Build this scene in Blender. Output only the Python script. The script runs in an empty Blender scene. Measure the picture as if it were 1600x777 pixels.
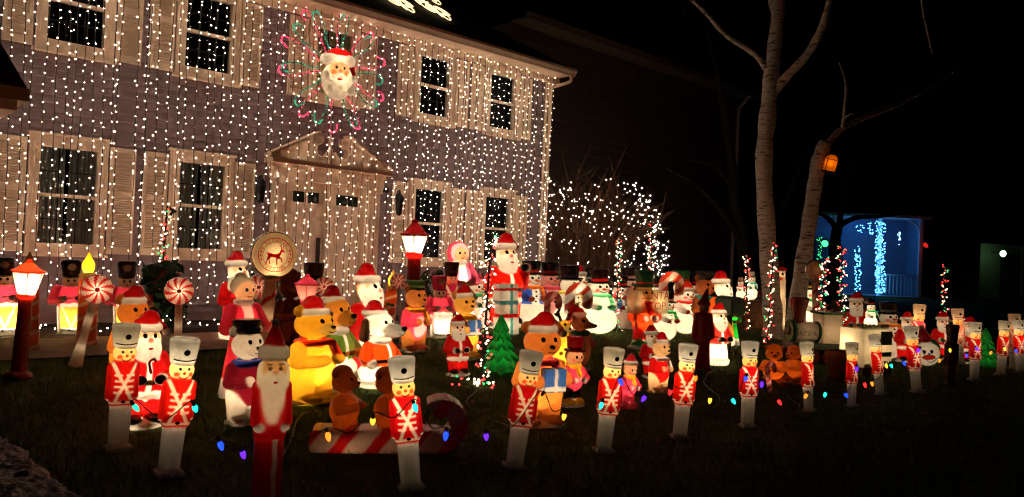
import bpy, math, random
import numpy as np
from mathutils import Matrix, Vector
random.seed(7)
RNG = np.random.default_rng(11)
SC = bpy.context.scene
COL = SC.collection
R = math.radians

# ------------------------------------------------------------------ camera, sky, exposure
F_PX, CX, CY, ROLL, PITCH, EYE = 1208.0, 800.0, 388.5, .0443, .0087, 1.6
cam = bpy.data.objects.new('camera', bpy.data.cameras.new('camera'))
COL.objects.link(cam)
cam.data.sensor_width = 36
cam.data.lens = F_PX / 1600 * 36
cam.data.clip_end = 2000
cam.location = (0, 0, EYE)
cam.rotation_euler = (Matrix.Rotation(R(90) + PITCH, 3, 'X') @ Matrix.Rotation(ROLL, 3, 'Z')).to_euler()
SC.camera = cam
W = bpy.data.worlds.new('World')
SC.world = W
W.use_nodes = True
bg = W.node_tree.nodes['Background']
sky = W.node_tree.nodes.new('ShaderNodeTexSky')
sky.sky_type = 'NISHITA'
sky.sun_disc = False
sky.sun_elevation = R(-7)
sky.sun_rotation = R(200)
W.node_tree.links.new(sky.outputs[0], bg.inputs[0])
bg.inputs[1].default_value = .05
SC.view_settings.view_transform = 'Standard'
SC.view_settings.look = 'None'
SC.view_settings.exposure = 0
SC.view_settings.gamma = 1
SC.render.engine = 'CYCLES'
cy = SC.cycles
cy.use_denoising = True
cy.max_bounces = 5
cy.diffuse_bounces = 3
cy.glossy_bounces = 2
cy.transmission_bounces = 4
cy.transparent_max_bounces = 6
cy.sample_clamp_indirect = 8
cy.caustics_reflective = False
cy.caustics_refractive = False
cy.use_light_tree = True
cy.filter_width = 1.2

# ------------------------------------------------------------------ picture -> place
_up0 = np.array([-math.sin(ROLL), 0, math.cos(ROLL)])
_rt = np.array([math.cos(ROLL), 0, math.sin(ROLL)])
_fw = np.array([0, 1., 0]) * math.cos(PITCH) + _up0 * math.sin(PITCH)
_up = _up0 * math.cos(PITCH) - np.array([0, 1., 0]) * math.sin(PITCH)
PHI, DW = .8049, 16.138
U = np.array([math.sin(PHI), math.cos(PHI), 0])          # along the house front
N = np.array([math.cos(PHI), -math.sin(PHI), 0])         # out of the house front
P0 = np.array([0, DW, 0])
HG = .40                                                 # ground at the house

def ray(px, py):
    return _rt * (px - CX) / F_PX + _up * (CY - py) / F_PX + _fw
def ground(x, y):
    q = x * N[0] + (y - DW) * N[1]
    t = np.clip((7.2 - q) / 6.0, 0, 1)
    return HG * t * t * (3 - 2 * t)
def at(px, py):
    r = ray(px, py); g = 0.
    for _ in range(40):
        t = (g - EYE) / r[2]
        g = .5 * g + .5 * float(ground(t * r[0], t * r[1]))
    return np.array([t * r[0], t * r[1], float(ground(t * r[0], t * r[1]))]), t
def at_depth(px, py, d):
    p = ray(px, py) * d
    return np.array([p[0], p[1], p[2] + EYE])
def hp(s, q, z):                                         # house frame -> world
    p = P0 + U * s + N * q
    return np.array([p[0], p[1], z])

# ------------------------------------------------------------------ materials
MATS = {}
def nodes(name):
    m = bpy.data.materials.new(name); m.use_nodes = True
    nt = m.node_tree; nt.nodes.clear()
    out = nt.nodes.new('ShaderNodeOutputMaterial')
    return m, nt, out
def pbr(name, col, rough=.6, var=.25, scale=8, bump=0, bscale=40, metal=0, spec=.4, stretch=(1, 1, 1), col2=None):
    if name in MATS: return MATS[name]
    m, nt, out = nodes(name)
    b = nt.nodes.new('ShaderNodeBsdfPrincipled'); L = nt.links.new
    L(b.outputs[0], out.inputs[0])
    tc = nt.nodes.new('ShaderNodeTexCoord'); mp = nt.nodes.new('ShaderNodeMapping')
    mp.inputs['Scale'].default_value = stretch
    L(tc.outputs['Object'], mp.inputs[0])
    n = nt.nodes.new('ShaderNodeTexNoise'); n.inputs['Scale'].default_value = scale; n.inputs['Detail'].default_value = 6
    L(mp.outputs[0], n.inputs[0])
    cr = nt.nodes.new('ShaderNodeValToRGB')
    c2 = col2 or tuple(c * (1 + var) for c in col)
    cr.color_ramp.elements[0].position = .3; cr.color_ramp.elements[1].position = .7
    cr.color_ramp.elements[0].color = (*[c * (1 - var) for c in col], 1)
    cr.color_ramp.elements[1].color = (*c2, 1)
    L(n.outputs[0], cr.inputs[0]); L(cr.outputs[0], b.inputs['Base Color'])
    b.inputs['Roughness'].default_value = rough
    b.inputs['Metallic'].default_value = metal
    b.inputs['Specular IOR Level'].default_value = spec
    if bump:
        n2 = nt.nodes.new('ShaderNodeTexNoise'); n2.inputs['Scale'].default_value = bscale; n2.inputs['Detail'].default_value = 5
        L(mp.outputs[0], n2.inputs[0])
        bp = nt.nodes.new('ShaderNodeBump'); bp.inputs['Strength'].default_value = bump; bp.inputs['Distance'].default_value = .02
        L(n2.outputs[0], bp.inputs['Height']); L(bp.outputs[0], b.inputs['Normal'])
    MATS[name] = m
    return m
def glow(name, col, strength):
    if name in MATS: return MATS[name]
    m, nt, out = nodes(name)
    e = nt.nodes.new('ShaderNodeEmission')
    e.inputs[0].default_value = (*col, 1); e.inputs[1].default_value = strength
    nt.links.new(e.outputs[0], out.inputs[0])
    MATS[name] = m
    return m
def plastic():                                           # thin painted blow moulded plastic
    m, nt, out = nodes('blow_moulded_plastic'); L = nt.links.new
    a = nt.nodes.new('ShaderNodeAttribute'); a.attribute_name = 'paint'
    tc = nt.nodes.new('ShaderNodeTexCoord')
    n = nt.nodes.new('ShaderNodeTexNoise'); n.inputs['Scale'].default_value = 9; n.inputs['Detail'].default_value = 9; n.inputs['Roughness'].default_value = .78
    L(tc.outputs['Object'], n.inputs[0])
    mr = nt.nodes.new('ShaderNodeMapRange'); mr.inputs[1].default_value = .3; mr.inputs[2].default_value = .7
    mr.inputs[3].default_value = .82; mr.inputs[4].default_value = 1.05
    L(n.outputs[0], mr.inputs[0])
    mx = nt.nodes.new('ShaderNodeVectorMath'); mx.operation = 'SCALE'
    L(a.outputs['Color'], mx.inputs[0]); L(mr.outputs[0], mx.inputs['Scale'])
    d = nt.nodes.new('ShaderNodeBsdfDiffuse'); t = nt.nodes.new('ShaderNodeBsdfTranslucent')
    gm = nt.nodes.new('ShaderNodeGamma'); gm.inputs[1].default_value = 1.4; L(mx.outputs[0], gm.inputs[0])
    L(mx.outputs[0], d.inputs[0]); L(gm.outputs[0], t.inputs[0])
    s1 = nt.nodes.new('ShaderNodeMixShader'); s1.inputs[0].default_value = .55
    L(d.outputs[0], s1.inputs[1]); L(t.outputs[0], s1.inputs[2])
    g = nt.nodes.new('ShaderNodeBsdfGlossy'); g.inputs['Roughness'].default_value = .2
    fr = nt.nodes.new('ShaderNodeFresnel'); fr.inputs[0].default_value = 1.42
    ml = nt.nodes.new('ShaderNodeMath'); ml.operation = 'MULTIPLY'; ml.inputs[1].default_value = 1.0
    L(fr.outputs[0], ml.inputs[0])
    s2 = nt.nodes.new('ShaderNodeMixShader')
    L(ml.outputs[0], s2.inputs[0]); L(s1.outputs[0], s2.inputs[1]); L(g.outputs[0], s2.inputs[2])
    n3 = nt.nodes.new('ShaderNodeTexNoise'); n3.inputs['Scale'].default_value = 30; n3.inputs['Detail'].default_value = 3; n3.inputs['Distortion'].default_value = .8
    mp3 = nt.nodes.new('ShaderNodeMapping'); mp3.inputs['Scale'].default_value = (1, 1, .45); L(tc.outputs['Object'], mp3.inputs[0]); L(mp3.outputs[0], n3.inputs[0])
    ad = nt.nodes.new('ShaderNodeMath'); ad.operation = 'MULTIPLY_ADD'; ad.inputs[1].default_value = .45; L(n3.outputs[0], ad.inputs[0]); L(n.outputs[0], ad.inputs[2])
    bp = nt.nodes.new('ShaderNodeBump'); bp.inputs['Strength'].default_value = .42; bp.inputs['Distance'].default_value = .022
    L(ad.outputs[0], bp.inputs['Height'])
    for q in (d, t, g): L(bp.outputs[0], q.inputs['Normal'])
    L(s2.outputs[0], out.inputs[0])
    return m
PLASTIC = plastic()
RED = (.52, .018, .018); WHITE = (.82, .80, .74); CREAM = (.80, .68, .47); SKIN = (.78, .46, .28)
BLACK = (.014, .012, .012); GREEN = (.03, .30, .06); DGREEN = (.01, .10, .03); PINK = (.78, .10, .18); LPINK = (.85, .42, .45)
YELLOW = (.85, .52, .05); HONEY = (.80, .42, .05); BROWN = (.34, .12, .035); TAN = (.62, .25, .08); DBROWN = (.13, .045, .02)
BLUE = (.05, .16, .55); TEAL = (.05, .45, .36); GOLD = (.60, .36, .07); GREY = (.42, .41, .39); ORANGE = (.75, .20, .03); DRED = (.28, .015, .015)
HATGREY = (.62, .60, .53)

# ------------------------------------------------------------------ object helpers
def link(o, parent=None):
    COL.objects.link(o)
    if parent is not None: o.parent = parent
    return o
def tag(o, label=None, cat=None, group=None, kind=None):
    if label: o['label'] = label
    if cat: o['category'] = cat
    if group: o['group'] = group
    if kind: o['kind'] = kind
    return o
def empty(name, loc=(0, 0, 0), rot=None, label=None, cat=None, group=None, scale=1.):
    o = bpy.data.objects.new(name, None); o.empty_display_size = .1
    link(o); o.location = [float(v) for v in loc]
    if rot is not None: o.rotation_euler = rot
    o.scale = (scale,) * 3
    return tag(o, label, cat, group)
def paint_attr(me, cols):
    at_ = me.attributes.new('paint', 'FLOAT_COLOR', 'POINT')
    c = np.ones((len(me.vertices), 4), np.float32); c[:, :3] = cols
    at_.data.foreach_set('color', c.ravel())
class M:
    """collects shapes, builds ONE mesh"""
    def __init__(s): s.v = []; s.f = []; s.c = []
    def add(s, v, f, c=(.5, .5, .5)):
        b = len(s.v); s.v += [tuple(map(float, q)) for q in v]; s.f += [tuple(b + i for i in q) for q in f]
        s.c += [tuple(c)] * len(v) if not (hasattr(c, '__len__') and len(c) == len(v) and hasattr(c[0], '__len__')) else [tuple(q) for q in c]
        return s
    def box(s, x0, x1, y0, y1, z0, z1, c=(.5, .5, .5)):
        v = [(x, y, z) for z in (z0, z1) for y in (y0, y1) for x in (x0, x1)]
        return s.add(v, [(0, 2, 3, 1), (4, 5, 7, 6), (0, 1, 5, 4), (2, 6, 7, 3), (0, 4, 6, 2), (1, 3, 7, 5)], c)
    def tube(s, pts, rad, n=8, c=(.5, .5, .5), caps=True):
        pts = np.asarray(pts, float); k = len(pts)
        rad = np.full(k, rad) if np.isscalar(rad) else np.asarray(rad, float)
        tg = np.gradient(pts, axis=0); tg /= np.linalg.norm(tg, axis=1)[:, None] + 1e-9
        a = np.array([0, 0, 1.]) if abs(tg[0, 2]) < .9 else np.array([1., 0, 0])
        nn = np.cross(tg[0], a); nn /= np.linalg.norm(nn); v = []
        for i in range(k):
            nn = nn - tg[i] * (nn @ tg[i]); nn /= np.linalg.norm(nn) + 1e-9
            b = np.cross(tg[i], nn)
            for j in range(n):
                t = 2 * math.pi * j / n
                v.append(pts[i] + rad[i] * (nn * math.cos(t) + b * math.sin(t)))
        f = [(i * n + j, i * n + (j + 1) % n, (i + 1) * n + (j + 1) % n, (i + 1) * n + j) for i in range(k - 1) for j in range(n)]
        if caps: f += [tuple(range(n - 1, -1, -1)), tuple((k - 1) * n + j for j in range(n))]
        return s.add(v, f, c)
    def lathe(s, prof, n=24, c=(.5, .5, .5), off=(0, 0, 0), fr=None, fc=None):
        """prof: (r, z) rows; fr(theta, i) scales r, fc(theta, z) gives colour"""
        v = []; cc = []
        for i, (r, z) in enumerate(prof):
            for j in range(n):
                t = 2 * math.pi * j / n
                q = r * (fr(t, i) if fr else 1)
                v.append((off[0] + q * math.cos(t), off[1] + q * math.sin(t), off[2] + z)); cc.append(fc(t, z) if fc else c)
        k = len(prof)
        f = [(i * n + j, i * n + (j + 1) % n, (i + 1) * n + (j + 1) % n, (i + 1) * n + j) for i in range(k - 1) for j in range(n)]
        f += [tuple(range(n - 1, -1, -1)), tuple((k - 1) * n + j for j in range(n))]
        return s.add(v, f, cc)
    def mesh(s, name, mat, smooth=False):
        me = bpy.data.meshes.new(name); me.from_pydata(s.v, [], s.f); me.materials.append(mat)
        if mat is PLASTIC: paint_attr(me, np.array(s.c, np.float32))
        if smooth: me.shade_smooth()
        me.update()
        return me
    def obj(s, name, mat, parent=None, smooth=False, kind=None, loc=None):
        o = link(bpy.data.objects.new(name, s.mesh(name, mat, smooth)), parent)
        if kind: o['kind'] = kind
        if loc is not None: o.location = loc
        return o
def spline(pts, k=6):
    p = np.asarray(pts, float); p = np.vstack([2 * p[0] - p[1], p, 2 * p[-1] - p[-2]]); out = []
    for i in range(1, len(p) - 2):
        for t in np.linspace(0, 1, k, endpoint=False):
            a, b, c, d = p[i - 1:i + 3]
            out.append(.5 * (2 * b + (c - a) * t + (2 * a - 5 * b + 4 * c - d) * t * t + (3 * b - a - 3 * c + d) * t ** 3))
    out.append(p[-2])
    return np.array(out)
def bulb_mesh(m, pts, r, l=None):
    """small faceted mini lamps at pts, each pointing its own way"""
    l = l or r * 1.7
    for p in pts:
        d = RNG.normal(size=3); d[2] *= .5; d /= np.linalg.norm(d)
        a = np.cross(d, (0.3, .2, 1)); a /= np.linalg.norm(a); b = np.cross(d, a)
        ring = [p + r * (a * math.cos(t) + b * math.sin(t)) - d * l * .3 for t in np.arange(5) * 2 * math.pi / 5]
        m.add([p - d * l * .7] + ring + [p + d * l], [(0, 1 + (i + 1) % 5, 1 + i) for i in range(5)] + [(6, 1 + i, 1 + (i + 1) % 5) for i in range(5)])
    return m
def lamp(parent, loc, power, color=(1, .74, .46), radius=.04):
    ld = bpy.data.lights.new('bulb', 'POINT'); ld.energy = power; ld.color = color; ld.shadow_soft_size = radius
    o = link(bpy.data.objects.new('bulb', ld), parent); o.location = loc
    return o
def text_mesh(body, size, extrude=.0):
    cu = bpy.data.curves.new('lettering', 'FONT'); cu.body = body; cu.size = size; cu.align_x = 'CENTER'; cu.align_y = 'CENTER'
    cu.extrude = extrude; cu.resolution_u = 2
    o = bpy.data.objects.new('lettering', cu); COL.objects.link(o)
    bpy.context.view_layer.update()
    me = bpy.data.meshes.new_from_object(o.evaluated_get(bpy.context.evaluated_depsgraph_get()))
    v = [tuple(q.co) for q in me.vertices]; f = [tuple(p.vertices) for p in me.polygons]
    bpy.data.objects.remove(o); bpy.data.curves.remove(cu); bpy.data.meshes.remove(me)
    return np.array(v).reshape(-1, 3), f

# ------------------------------------------------------------------ sculpting of the blow moulds
def E_(c, r):
    c = np.array(c, np.float32); r = np.array([r] * 3 if np.isscalar(r) else r, np.float32)
    def f(p):
        q = (p - c) / r; k0 = np.sqrt((q * q).sum(-1)); w = q / r; k1 = np.sqrt((w * w).sum(-1)) + 1e-6
        return k0 * (k0 - 1) / k1
    return f
def C_(a, b, ra, rb=None):
    a = np.array(a, np.float32); b = np.array(b, np.float32); rb = ra if rb is None else rb
    ab = b - a; n2 = float(ab @ ab)
    def f(p):
        h = np.clip(((p - a) @ ab) / n2, 0, 1)
        return np.sqrt(((p - a - h[..., None] * ab) ** 2).sum(-1)) - (ra + (rb - ra) * h)
    return f
def B_(c, h, rd=.015, rx=0., rz=0.):
    c = np.array(c, np.float32); h = np.array(h, np.float32) - rd
    m = np.array(Matrix.Rotation(rz, 3, 'Z') @ Matrix.Rotation(rx, 3, 'X'), np.float32)
    def f(p):
        q = np.abs((p - c) @ m) - h
        return np.sqrt((np.maximum(q, 0) ** 2).sum(-1)) + np.minimum(q.max(-1), 0) - rd
    return f
def Y_(z0, z1, r0, r1, x=0., y=0., sy=1., rd=.012):
    def f(p):
        z = p[..., 2]; t = np.clip((z - z0) / (z1 - z0), 0, 1)
        d0 = np.sqrt((p[..., 0] - x) ** 2 + ((p[..., 1] - y) / sy) ** 2) - (r0 + (r1 - r0) * t) + rd
        d1 = np.abs(z - (z0 + z1) / 2) - (z1 - z0) / 2 + rd
        return np.sqrt(np.maximum(d0, 0) ** 2 + np.maximum(d1, 0) ** 2) + np.minimum(np.maximum(d0, d1), 0) - rd
    return f
def T_(c, rr, r, sy=1., sz=1.):
    def f(p):
        a = np.sqrt((p[..., 0] - c[0]) ** 2 + ((p[..., 1] - c[1]) / sy) ** 2) - rr
        return np.sqrt(a * a + ((p[..., 2] - c[2]) / sz) ** 2) - r
    return f
def seg_xz(pts, w):                                      # painted line on the front
    pts = np.array(pts, np.float32)
    def f(p):
        q = p[..., [0, 2]]; d = np.full(q.shape[:-1], 9., np.float32)
        for a, b in zip(pts[:-1], pts[1:]):
            ab = b - a; h = np.clip(((q - a) @ ab) / (ab @ ab + 1e-9), 0, 1)
            d = np.minimum(d, np.sqrt(((q - a - h[..., None] * ab) ** 2).sum(-1)))
        return np.where(p[..., 1] < .0, d - w, 1.)
    return f
def slab(z0, z1): return lambda p: np.abs(p[..., 2] - (z0 + z1) / 2) - (z1 - z0) / 2

class Sculpt:
    def __init__(s, n=90): s.n = n; s.pr = []; s.pt = []; s.fl = []; s.bulbs = [(0, 0, .35, 1.), (0, 0, .72, .5)]
    def add(s, part, col, fn, k=.02): s.pr.append((part, col, fn, k * .6 + .002)); return s
    def paint(s, col, fn, soft=.004, part=None): s.pt.append((col, fn, soft, part)); return s
    def dot(s, part, col, x, z, r, rz=None, side=-1): s.fl.append(('d', part, col, x, z, r, rz or r, side)); return s
    def line(s, part, col, pts, w): s.fl.append(('l', part, col, pts, w)); return s
    def eyes(s, x, z, r=.013, col=BLACK):
        for sx in (-1, 1): s.dot('eye', col, sx * x, z, r * 1.3, r * 1.6)
        return s
    def sd(s, p):
        d = None
        for _, _, fn, k in s.pr:
            e = fn(p)
            if d is None: d = e
            else:
                h = np.maximum(k - np.abs(d - e), 0) / k
                d = np.minimum(d, e) - h * h * k * .25
        return d
    def hit(s, x, z):
        x = np.atleast_1d(np.asarray(x, np.float32)); z = np.atleast_1d(np.asarray(z, np.float32))
        y = np.full(x.shape, -.7, np.float32)
        for _ in range(60):
            d = s.sd(np.stack([x, y, z], -1)); y = y + np.clip(d, -.02, .05) * .9
        return y, np.abs(d) < .004
    def build(s):
        g = .04
        ax = [np.arange(-.6, .6, g), np.arange(-.6, .6, g), np.arange(-.1, 1.12, g)]
        P = np.stack(np.meshgrid(*ax, indexing='ij'), -1).astype(np.float32)
        m = np.argwhere(s.sd(P) < g * 1.2)
        lo = [ax[i][m[:, i].min()] - g for i in range(3)]; hi = [ax[i][m[:, i].max()] + g for i in range(3)]
        h = 1. / s.n
        ax = [np.arange(lo[i], hi[i], h) for i in range(3)]
        P = np.stack(np.meshgrid(*ax, indexing='ij'), -1).astype(np.float32)
        D = s.sd(P); sg = D < 0
        nx, ny, nz = D.shape
        cs = np.zeros((nx - 1, ny - 1, nz - 1), np.int8)
        off = [(i, j, k) for i in (0, 1) for j in (0, 1) for k in (0, 1)]
        sl = lambda A, o: A[o[0]:nx - 1 + o[0], o[1]:ny - 1 + o[1], o[2]:nz - 1 + o[2]]
        for o in off: cs += sl(sg, o)
        act = (cs > 0) & (cs < 8)
        idx = np.full(act.shape, -1, np.int32); cells = np.argwhere(act); idx[act] = np.arange(len(cells))
        acc = np.zeros((len(cells), 3), np.float32); cnt = np.zeros(len(cells), np.float32)
        ci = cells.T
        for a in off:
            for b in off:
                dd = [b[i] - a[i] for i in range(3)]
                if sum(dd) != 1 or min(dd) < 0: continue
                da = D[ci[0] + a[0], ci[1] + a[1], ci[2] + a[2]]; db = D[ci[0] + b[0], ci[1] + b[1], ci[2] + b[2]]
                w = (da < 0) != (db < 0)
                t = np.where(w, da / (da - db + 1e-12), 0)
                pos = np.array(a) + t[:, None] * np.array(dd)
                acc += np.where(w[:, None], pos, 0); cnt += w
        V = (np.array([a[0] for a in ax]) + (cells + acc / cnt[:, None]) * h).astype(np.float32)
        Q = []
        for axi in range(3):
            o1, o2 = [(1, 2), (2, 0), (0, 1)][axi]
            A = np.take(sg, range(0, sg.shape[axi] - 1), axi); Bq = np.take(sg, range(1, sg.shape[axi]), axi)
            for flip in (0, 1):
                e = np.argwhere((A & ~Bq) if flip == 0 else (~A & Bq))
                e = e[(e[:, o1] > 0) & (e[:, o2] > 0) & (e[:, o1] < D.shape[o1] - 1) & (e[:, o2] < D.shape[o2] - 1)]
                def cell(d1, d2):
                    c = e.copy(); c[:, o1] -= d1; c[:, o2] -= d2
                    return idx[c[:, 0], c[:, 1], c[:, 2]]
                q = np.stack([cell(1, 1), cell(0, 1), cell(0, 0), cell(1, 0)], 1)
                Q.append(q if flip == 0 else q[:, ::-1])
        Q = np.concatenate(Q); Q = Q[(Q >= 0).all(1)]
        # normals of the whole shell
        fn = np.cross(V[Q[:, 2]] - V[Q[:, 0]], V[Q[:, 3]] - V[Q[:, 1]])
        VN = np.zeros_like(V)
        for j in range(4): np.add.at(VN, Q[:, j], fn)
        VN /= np.linalg.norm(VN, axis=1)[:, None] + 1e-12
        VW = V + np.float32(.0045) * np.stack([np.sin(V[:, 2] * 47 + V[:, 0] * 31), np.sin(V[:, 0] * 53 + V[:, 2] * 23), np.sin(V[:, 0] * 41 + V[:, 1] * 37 + 1)], 1).astype(np.float32)
        ds = np.stack([fn_(VW) for _, _, fn_, _ in s.pr]); own = ds.argmin(0)
        names = []; [names.append(p[0]) for p in s.pr if p[0] not in names]
        pid = np.array([names.index(p[0]) for p in s.pr])
        w = np.exp(-(ds - ds.min(0)) / .003); w /= w.sum(0)
        colr = (w.T @ np.array([p[1] for p in s.pr])).astype(np.float32)
        vp = pid[own]
        for col, f_, soft, part in s.pt:
            a = np.clip(.5 - f_(V + (VW - V) * np.float32(.5)) / (2 * soft), 0, 1)
            if part: a = a * np.isin(vp, [names.index(q) for q in (part if isinstance(part, tuple) else (part,)) if q in names])
            colr = colr * (1 - a[:, None]) + np.array(col, np.float32) * a[:, None]
        fp = vp[Q[:, 0]]
        out = []; groups = []
        for i, nm in enumerate(names):
            q = Q[fp == i]
            if not len(q): continue
            lab = np.arange(len(V))
            while True:
                mn = lab[q].min(1); new = lab.copy()
                for j in range(4): np.minimum.at(new, q[:, j], mn)
                new = new[new]
                if (new == lab).all(): break
                lab = new
            fl_ = lab[q[:, 0]]; ids, ct = np.unique(fl_, return_counts=True)
            bigs = [a for a, b in zip(ids, ct) if b > max(14, .12 * ct.max())]
            main = ids[ct.argmax()]
            for a in bigs:
                groups.append((nm, q[(fl_ == a) | (~np.isin(fl_, bigs) if a == main else False)]))
        for nm, q in groups:
            u, inv = np.unique(q, return_inverse=True); inv = inv.reshape(q.shape)
            me = bpy.data.meshes.new(nm)
            me.vertices.add(len(u)); me.vertices.foreach_set('co', V[u].ravel())
            me.loops.add(inv.size); me.loops.foreach_set('vertex_index', inv.ravel().astype(np.int32))
            me.polygons.add(len(q)); me.polygons.foreach_set('loop_start', np.arange(0, inv.size, 4, dtype=np.int32))
            me.update(calc_edges=True)
            me.shade_smooth()
            me.normals_split_custom_set_from_vertices(VN[u].tolist())
            paint_attr(me, colr[u]); me.materials.append(PLASTIC)
            out.append((nm, me))
        for fl in s.fl:
            m_ = M()
            if fl[0] == 'd':
                _, nm, col, x, z, r, rz, side = fl
                a = np.arange(10) * 2 * math.pi / 10
                X = np.concatenate([[x], x + r * .6 * np.cos(a), x + r * np.cos(a)]); Z = np.concatenate([[z], z + rz * .6 * np.sin(a), z + rz * np.sin(a)])
                y, ok = s.hit(X, Z)
                if not ok[0]: continue
                y = np.where(ok, y, y[0]); y = np.clip(y, y[0] - .02, y[0] + .02)
                lift = np.concatenate([[.007], np.full(10, .006), np.full(10, .002)])
                v = np.stack([X, y - lift, Z], -1)
                f = [(0, 1 + i, 1 + (i + 1) % 10) for i in range(10)] + [(1 + i, 11 + i, 11 + (i + 1) % 10, 1 + (i + 1) % 10) for i in range(10)]
                m_.add(v, f, col)
            else:
                _, nm, col, pts, wd = fl
                pp = spline(np.array([(a, 0, b) for a, b in pts]), 5)[:, [0, 2]] if len(pts) > 2 else np.linspace(pts[0], pts[1], 6)
                y, ok = s.hit(pp[:, 0], pp[:, 1])
                if ok.sum() < 2: continue
                pp = pp[ok]; y = y[ok]
                m_.tube(np.stack([pp[:, 0], y, pp[:, 1]], -1), wd, 5, col)
            out.append((nm, m_.mesh(nm, PLASTIC, True)))
        return out
KINDS, CACHE = {}, {}
def kind(fn): KINDS[fn.__name__] = fn; return fn
def place(k, xb, yb, xt, yt, yaw, label, group=None, power=1., name=None, cat=None, args=None, tone=None, lift=0., size=None, wide=1.):
    """a figure standing at base pixel (xb,yb) whose top is at (xt,yt); yaw turns it to the right of the camera"""
    key = (k, repr(args))
    if key not in CACHE:
        S = KINDS[k](**(args or {})); CACHE[key] = (S.build(), S.bulbs)
    parts, bulbs = CACHE[key]
    p, d = at(xb, yb)
    p[2] += lift
    dx, dy = xt - xb, yb - yt
    H = size or math.hypot(dx, dy) / F_PX * d
    lean = math.atan2(dx, dy) - ROLL
    rz = -math.atan2(p[0], p[1]) + R(yaw)
    rot = (Matrix.Rotation(lean, 3, 'Y') @ Matrix.Rotation(rz, 3, 'Z')).to_euler()
    root = empty(name or k, p, rot, label, cat, group, H)
    root.scale = (H * wide, H * wide, H)
    for nm, me in parts:
        link(bpy.data.objects.new(nm, me), root)
    if power:
        for i, (x, y, z, w) in enumerate(bulbs):
            if k != 'soldier': w = w * (1.5 if i == 0 else .8)
            lamp(root, (x, y, z), power * w * H * H * 6.2, tone or (1, .74, .46), .035)
    return root

# ------------------------------------------------------------------ the kinds of figure (height 1, facing -Y)
def santa_hat(S, z, r, tilt=.06, col=RED, trim=WHITE, y=0., pom=True):
    S.add('hat', col, C_((0, y + .01, z + .02), (tilt * .6, y + .03, z + .085), r * .93, r * .62), .03)
    S.add('hat', col, C_((tilt * .6, y + .03, z + .09), (tilt * 2.5, y + .02, z + .0), r * .5, r * .24), .03)
    S.add('hat_trim', trim, T_((0, y, z + .01), r * .9, .026, 1., 1.25), .008)
    if pom: S.add('pompom', trim, E_((tilt * 2.75, y + .01, z - .035), .036), .008)
def santa_face(S, z, r, beard=.14, y=-.02):
    S.add('face', SKIN, E_((0, y, z), (r, r, r * 1.05)), .02)
    S.add('beard', WHITE, E_((0, y - r * .55, z - .09), (r * 1.05, r * .75, beard)), .02)
    S.add('beard', WHITE, E_((-r * .8, y - .01, z - .03), (.03, .05, .08)), .02).add('beard', WHITE, E_((r * .8, y - .01, z - .03), (.03, .05, .08)), .02)
    S.add('beard', WHITE, C_((0, y - r * 1.05, z - .035), (-.065, y - r * .9, z - .05), .02, .012), .008)
    S.add('beard', WHITE, C_((0, y - r * 1.05, z - .035), (.065, y - r * .9, z - .05), .02, .012), .008)
    S.add('nose', (.8, .3, .2), E_((0, y - r * 1.12, z - .008), .018), .005)
    S.eyes(.04, z + .028, .013); S.dot('mouth', (.5, .05, .04), 0, z - .075, .022, .01)
    for sx in (-1, 1): S.dot('eyebrow', WHITE, sx * .042, z + .052, .024, .007); S.paint((.8, .22, .12), E_((sx * .06, y - r, z - .01), .025), .01, 'face')
@kind
def santa(coat=RED, robe=False, tilt=.06, mitt=BLACK, base=WHITE, n=95, arm='belly', cane=False, wreath=False, sack=None, beard=.14, snow=False):
    S = Sculpt(n)
    S.add('base', base, E_((0, 0, .025), (.2, .17, .05)), .02)
    if robe:
        S.add('coat', coat, Y_(.03, .62, .185, .12, sy=.85, rd=.03), .03)
        S.add('coat_trim', WHITE, T_((0, 0, .07), .17, .035, .85), .01)
    else:
        for sx in (-1, 1):
            S.add('boot', BLACK, E_((sx * .085, -.05, .07), (.07, .11, .05)), .01)
            S.add('leg', coat, C_((sx * .085, 0, .1), (sx * .08, 0, .3), .078, .1), .02)
        S.add('coat', coat, E_((0, 0, .43), (.195, .165, .22)), .03)
        S.add('coat_trim', WHITE, T_((0, 0, .285), .15, .036, .85), .012)
    for sx in (-1, 1):
        el = (sx * .2, -.02, .44); ha = (sx * .1, -.17, .42) if arm == 'belly' or sx < 0 else (sx * .19, -.12, .62)
        S.add('sleeve', coat, C_((sx * .13, 0, .58), el, .065, .058), .03).add('sleeve', coat, C_(el, ha, .058, .045), .02)
        S.add('cuff', WHITE, E_(ha, .05), .01)
        S.add('mitten', mitt, E_((ha[0] * .75, ha[1] - .035, ha[2] + .005), (.045, .04, .04)), .01)
    S.paint(WHITE, lambda p: np.where(p[..., 1] < 0, np.abs(p[..., 0]) - .022, 1), .004, 'coat')
    if snow: S.paint(WHITE, slab(-.1, .34), .006)
    S.paint(BLACK, slab(.375, .415), .004, 'coat'); S.dot('buckle', GOLD, 0, .395, .03, .026)
    santa_face(S, .755, .104, beard)
    santa_hat(S, .835, .112, tilt)
    if cane:
        S.line('candy_cane', RED, [(.01, .47), (.0, .56), (.03, .59), (.055, .565)], .012)
    if wreath:
        S.add('wreath', WHITE, T_((0, -.19, .5), .07, .028), .01)
        S.add('wreath', (.7, .72, .6), B_((-.1, -.1, .62), (.06, .06, .07), .03), .02)
        for a in range(6): S.dot('berry', GREEN if a % 2 else RED, -.1 + .04 * math.cos(a), .62 + .045 * math.sin(a), .012)
    if sack: S.add('sack', sack, E_((.2, .08, .5), (.13, .13, .2)), .02)
    S.bulbs = [(0, .02, .17, .8), (0, .02, .45, .9), (0, .0, .74, .45)]
    return S
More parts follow.
